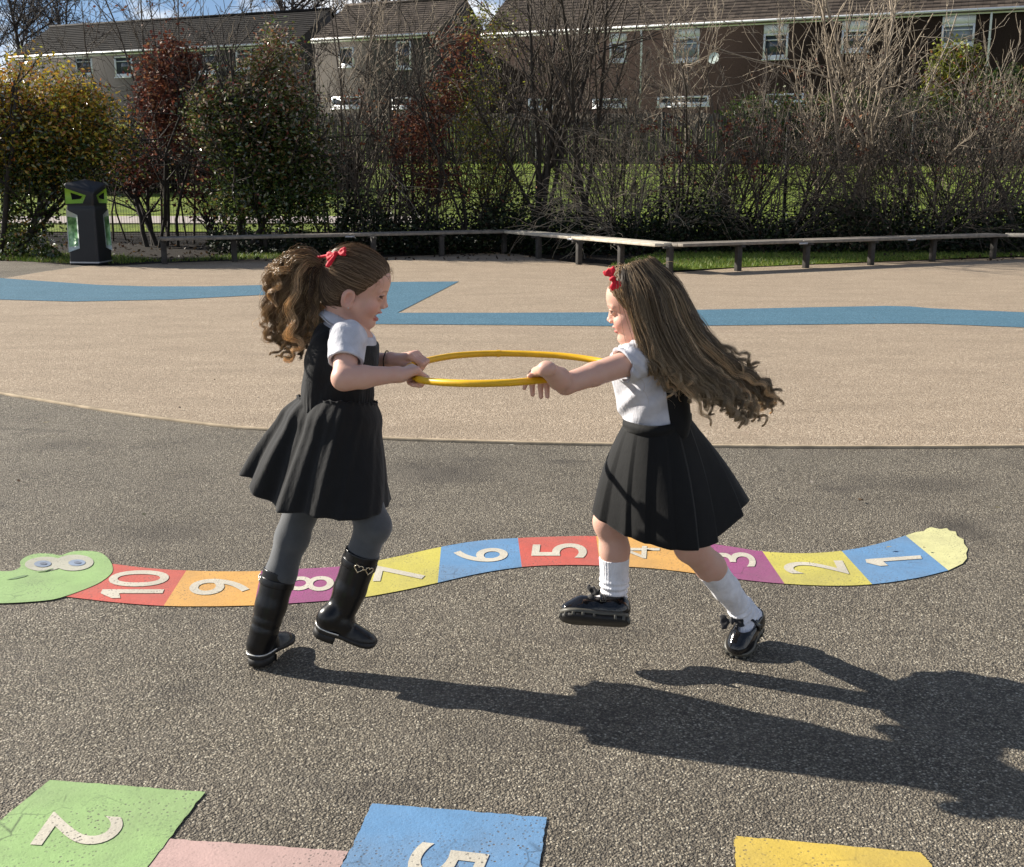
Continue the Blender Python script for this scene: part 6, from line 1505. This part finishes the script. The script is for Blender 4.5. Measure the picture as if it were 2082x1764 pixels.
# socks
def sock(S, kn_, an, F, t0, k):
    back = unit(np.cross(an - kn_, [0, 1, 0])); back = back if back[0] > 0 else -back
    a = kn_ * (1 - t0) + an * t0 + back * 0.005; ax = unit(a - an)
    S.chain([a, a * .5 + an * .5, an, F.p(.2, 0, .045)], [0.0412, 0.0370, 0.0325, 0.030], 0.012)
    S.chain([an, F.p(.42, 0, .034), F.p(.75, 0, .022)], [0.029, 0.025, 0.02], 0.015)
    def rib(d, X, Y, Z):
        s = (X - an[0]) * ax[0] + (Y - an[1]) * ax[1] + (Z - an[2]) * ax[2]
        return np.maximum(d + 0.0022 * np.sin(s * 2 * np.pi / 0.017 + 14 * (X + .6 * Y)) * np.clip((0.075 * k - s) / .03, 0, 1) + 0.0005 * np.sin(np.arctan2(Y - an[1], X - an[0]) * 34), s - np.linalg.norm(a - an))
    S.fn(rib)
FC = Foot(J(1276, 1262, 3.022), J(1141, 1252, 3.022), (0.0, 0.62, 0.78), 0.072)
FD = Foot(J(1534, 1268, 3.19), G(1492, 1338) + [0, 0, .006], (-.10, -.42, .9), 0.074)
for nm, (kn_, an, F, t0, k) in (('C', (bknC, banC, FC, .43, 1.2)), ('D', (bknD, banD, FD, .36, .5))):
    sdf_part('sock', M['sock'], gB, lambda S: sock(S, kn_, an, F, t0, k), *near_box([kn_, an, F.p(0, 0, 0), F.p(1, 0, 0)], .06), 0.0019, 0)
def shoe(root, an, F, label, bowside, bcx, bax, bnn, bw):
    def up_(S):
        Rm = np.c_[F.x, F.y, F.z]
        S.ell(F.p(.19, 0, .034), (.042, .0345, .044), Rm, .01); S.chain([F.p(.2, 0, .03), F.p(.5, 0, .028), F.p(.70, 0, .024), F.p(.87, 0, .017)], [.035, .033, .033, .0235], .015); S.ell(F.p(.74, 0, .014), (.048, .037, .030), Rm, .01)
        o = F.p(0, 0, .010); z = F.z
        S.fn(lambda d, X, Y, Z: np.maximum(np.maximum(d, -((X - o[0]) * z[0] + (Y - o[1]) * z[1] + (Z - o[2]) * z[2])), (X - o[0]) * z[0] + (Y - o[1]) * z[1] + (Z - o[2]) * z[2] - .058))
        S.ell(F.p(.42, 0, .072), (.058, .0275, .046), Rm, .004, 'sub'); S.ell(F.p(.20, 0, .075), (.034, .0275, .05), Rm, .004, 'sub')
    b = sdf_part('shoe', M['patent'], root, up_, *near_box([F.p(0, 0, 0), F.p(1, 0, 0), an], .065), .002); b['label'] = label
    mb = MB(); F.slab(mb, 0.001, 0.012, grow=.0045, toe=.002); m2 = MB(); F.slab(m2, -.012, 0.0005, grow=.003, toe=.002)
    m2.build('sole', M['sole'], b)
    q = F.outline(60, .004); step = 3
    for i in range(0, len(q), step):
        a, y = q[i]
        if .36 < a < .5: continue
        hgt = .012 if a < .36 else .009
        c = F.p(a, y * .98, -hgt / 2 + .002 + (.002 * np.clip((a - .7) / .3, 0, 1) ** 2)); mb.box(c, (.0075, .0075, hgt), np.c_[F.x, F.y, F.z], .001)
    mb.build('welt', M['sole_edge'], b)
    # strap over the instep with its bow
    t = np.linspace(-1, 1, 17); st = np.array([F.p(.40, k * .037, 0.030 + .037 * math.sqrt(max(0, 1 - k * k * .96))) for k in t])
    nrm = F.x * .008; vv = []
    for p_, k in zip(st, t):
        o_ = unit(F.y * k * .9 + F.z * .8) * .0022; vv += [p_ - nrm, p_ + nrm, p_ + nrm + o_, p_ - nrm + o_]
    vv = np.array(vv); i = np.arange(16); qs = [np.c_[4 * i + a, 4 * i + c, 4 * i + 4 + c, 4 * i + 4 + a] for a, c in ((0, 1), (1, 2), (2, 3), (3, 0))]
    build('strap', vv, np.concatenate(qs), M['patent'], b, True)
    sdf_part('bow', M['black_ribbon'], b, lambda S: bow(S, bcx, bax, F.z, bnn, bw, bw * .72), bcx - .045, bcx + .045, .0015)
    c = F.p(.40, -.036 * bowside, .045); e1, e2 = F.x * .007, F.z * .009; MB().tube(np.array([c - e1 - e2, c + e1 - e2, c + e1 + e2, c - e1 + e2, c - e1 - e2]) - F.y * .003 * bowside, np.full(5, .0011), 5).build('buckle', M['sole_edge'], b)
    return b
shoe(gB, banC, FC, 'black patent shoe lifted off the ground, showing its thick sole', -1, J(1204, 1214, 3.03), np.array([.15, -.25, 1.0]), np.array([-.5, -.85, .25]), .030)
shoe(gB, banD, FD, 'black patent shoe on the ground, pointing towards the camera', -1, P(1488, 1263, FD.p(.45, -.02, .085)[1] - .006), np.array([1.0, -.1, .18]), np.array([-.1, -.85, .5]), .030)

# long loose hair
S = Sdf(HB.O - .13, HB.O + .13, .0024); HB.cap(S, 5); v, f = S.mesh(1)
hairB = build('hair', v, f, M['cap'], gB, True, col=np.tile(DK, (len(v), 1)))
L = HB.loc(v); hl = HB.hairline(L); TB = radial(L)
DK2, GD2 = np.array((0.13, 0.092, 0.062)), np.array((0.98, 0.77, 0.50))
gB_ = [[(1268, 556, 2.95), (1273, 600, 2.925), (1288, 650, 2.92), (1304, 700, 2.905), (1318, 738, 2.895), (1334, 762, 2.89), (1350, 780, 2.89), (1342, 800, 2.89)],
       [(1280, 548, 2.95), (1296, 600, 2.915), (1312, 660, 2.905), (1332, 712, 2.895), (1362, 750, 2.895), (1392, 775, 2.905), (1412, 800, 2.91), (1428, 818, 2.91)],
       [(1292, 541, 2.955), (1322, 592, 2.91), (1342, 660, 2.905), (1370, 720, 2.90), (1412, 765, 2.915), (1455, 800, 2.93), (1482, 830, 2.935), (1500, 853, 2.94)],
       [(1305, 536, 2.97), (1346, 592, 2.925), (1368, 660, 2.92), (1402, 724, 2.92), (1448, 770, 2.94), (1495, 808, 2.955), (1522, 838, 2.96), (1535, 852, 2.965)],
       [(1316, 534, 2.99), (1364, 588, 2.96), (1390, 655, 2.955), (1428, 716, 2.955), (1478, 758, 2.97), (1524, 790, 2.98), (1548, 820, 2.985), (1550, 836, 2.99)],
       [(1324, 534, 3.02), (1374, 585, 3.02), (1404, 648, 3.02), (1446, 704, 3.015), (1498, 742, 3.02), (1540, 772, 3.02), (1558, 792, 3.02), (1566, 800, 3.02)],
       [(1324, 534, 3.04), (1376, 590, 3.09), (1404, 655, 3.10), (1440, 715, 3.09), (1490, 760, 3.08), (1535, 795, 3.07), (1550, 825, 3.06), (1545, 845, 3.06)]]
GB = np.array([spline(np.array([J(*q) for q in g]), 60) for g in gB_])
order = [1, 2, 3, 4, 5, 6, 5]
v1, f1, c1 = tail(GB, 120, 30, np.random.default_rng(77), 0.012, 0.0125, 0.0007, (DK2, GD2), wl=0.060, order=order, ysp=0.012, tipfade=0.6, late=True)
build('long_hair', v1, f1, M['hair'], hairB, True, col=c1)
v1, f1, c1 = tail(GB, 130, 1, np.random.default_rng(79), 0.022, 0.014, 0.0005, (DK2, GD2), wl=0.085, order=order, ysp=0.02, late=True)
build('loose_strands', v1, f1, M['hair'], hairB, True, col=c1)
# hair lying over the crown and down the back of the head
rg = np.random.default_rng(78); on = (hl < -2); N = 1500; roots = L[on][rg.choice(on.sum(), N)]
d0 = roots - cen; d0 /= np.linalg.norm(d0, axis=1, keepdims=True)
part = np.array((25.0, 8.0, 98.0)) - cen; part /= np.linalg.norm(part)
fl = np.c_[d0[:, 0] * .35 - .55, d0[:, 1] * 1.15, -np.ones(N) * .55 - .1]; fl /= np.linalg.norm(fl, axis=1, keepdims=True)
top_d = part + np.c_[-np.abs(rg.normal(0, .45, N)), rg.normal(0, .06, N), np.zeros(N)]; top_d /= np.linalg.norm(top_d, axis=1, keepdims=True)
w = np.linspace(0, 1, 20)[None, :, None]; mid = d0[:, None]
dd = (1 - w) ** 2 * top_d[:, None] + 2 * w * (1 - w) * mid * 1.1 + w ** 2 * (d0 * .6 + fl * .8)[:, None]; dd += rg.normal(0, .02, (N, 1, 3)) * np.sin(np.pi * w); dd /= np.linalg.norm(dd, axis=2, keepdims=True)
p = surf_t(TB, dd, 0.8 + rg.exponential(2.2, (N, 1, 1)) + 5 * w); keep = (HB.hairline(p.reshape(-1, 3)).reshape(N, 20) < 4).all(1); p = p[keep]; N = len(p)
fly = rg.uniform(0, 1, N) < .06; p[fly] += (np.array((0, 0, 9)) + rg.normal(0, 7, (fly.sum(), 1, 3))) * np.sin(np.pi * np.clip(w * 1.1, 0, 1))
base = DK2 + (GD2 - DK2) * rg.beta(0.8, 1.8, (N, 1)); v, f, c = strands(HB.O + (p @ HB.R.T) * HB.s, np.where(fly, .0004, .0009)[:, None] * np.ones(20), np.repeat(base[:, None], 20, 1)); build('crown_hair', v, f, M['hair'], hairB, True, col=c)
# wind-blown wisps above the crown
N = 55; w = np.linspace(0, 1, 16)[None, :, None]; a0 = rg.uniform(-.2, 1, N)
r0 = np.c_[50 - 110 * a0, rg.normal(-5, 22, N), 98 - 30 * np.maximum(a0 - .3, 0)]
dv = np.c_[rg.normal(-22, 26, N), rg.normal(0, 14, N), rg.normal(4, 7, N)][:, None]
p = r0[:, None] + dv * w + np.array((0, 0, 15)) * np.sin(np.pi * w) * rg.uniform(.3, 1.4, (N, 1, 1)); v, f, c = strands(HB.O + (p @ HB.R.T) * HB.s, np.full(16, .00038), np.tile(GD2 * .8, (N, 16, 1))); build('hair_wisps', v, f, M['hair'], hairB, True, col=c)
bc2 = J(1246, 567, 2.955)
sdf_part('hair_bow', M['ribbon'], gB, lambda S: bow(S, bc2, unit(J(1254, 584, 2.95) - J(1239, 552, 2.96)), np.array([.75, -.3, .4]), np.array([-.35, -.85, .3]), .0245, .0165), bc2 - .05, bc2 + .05, .0014)
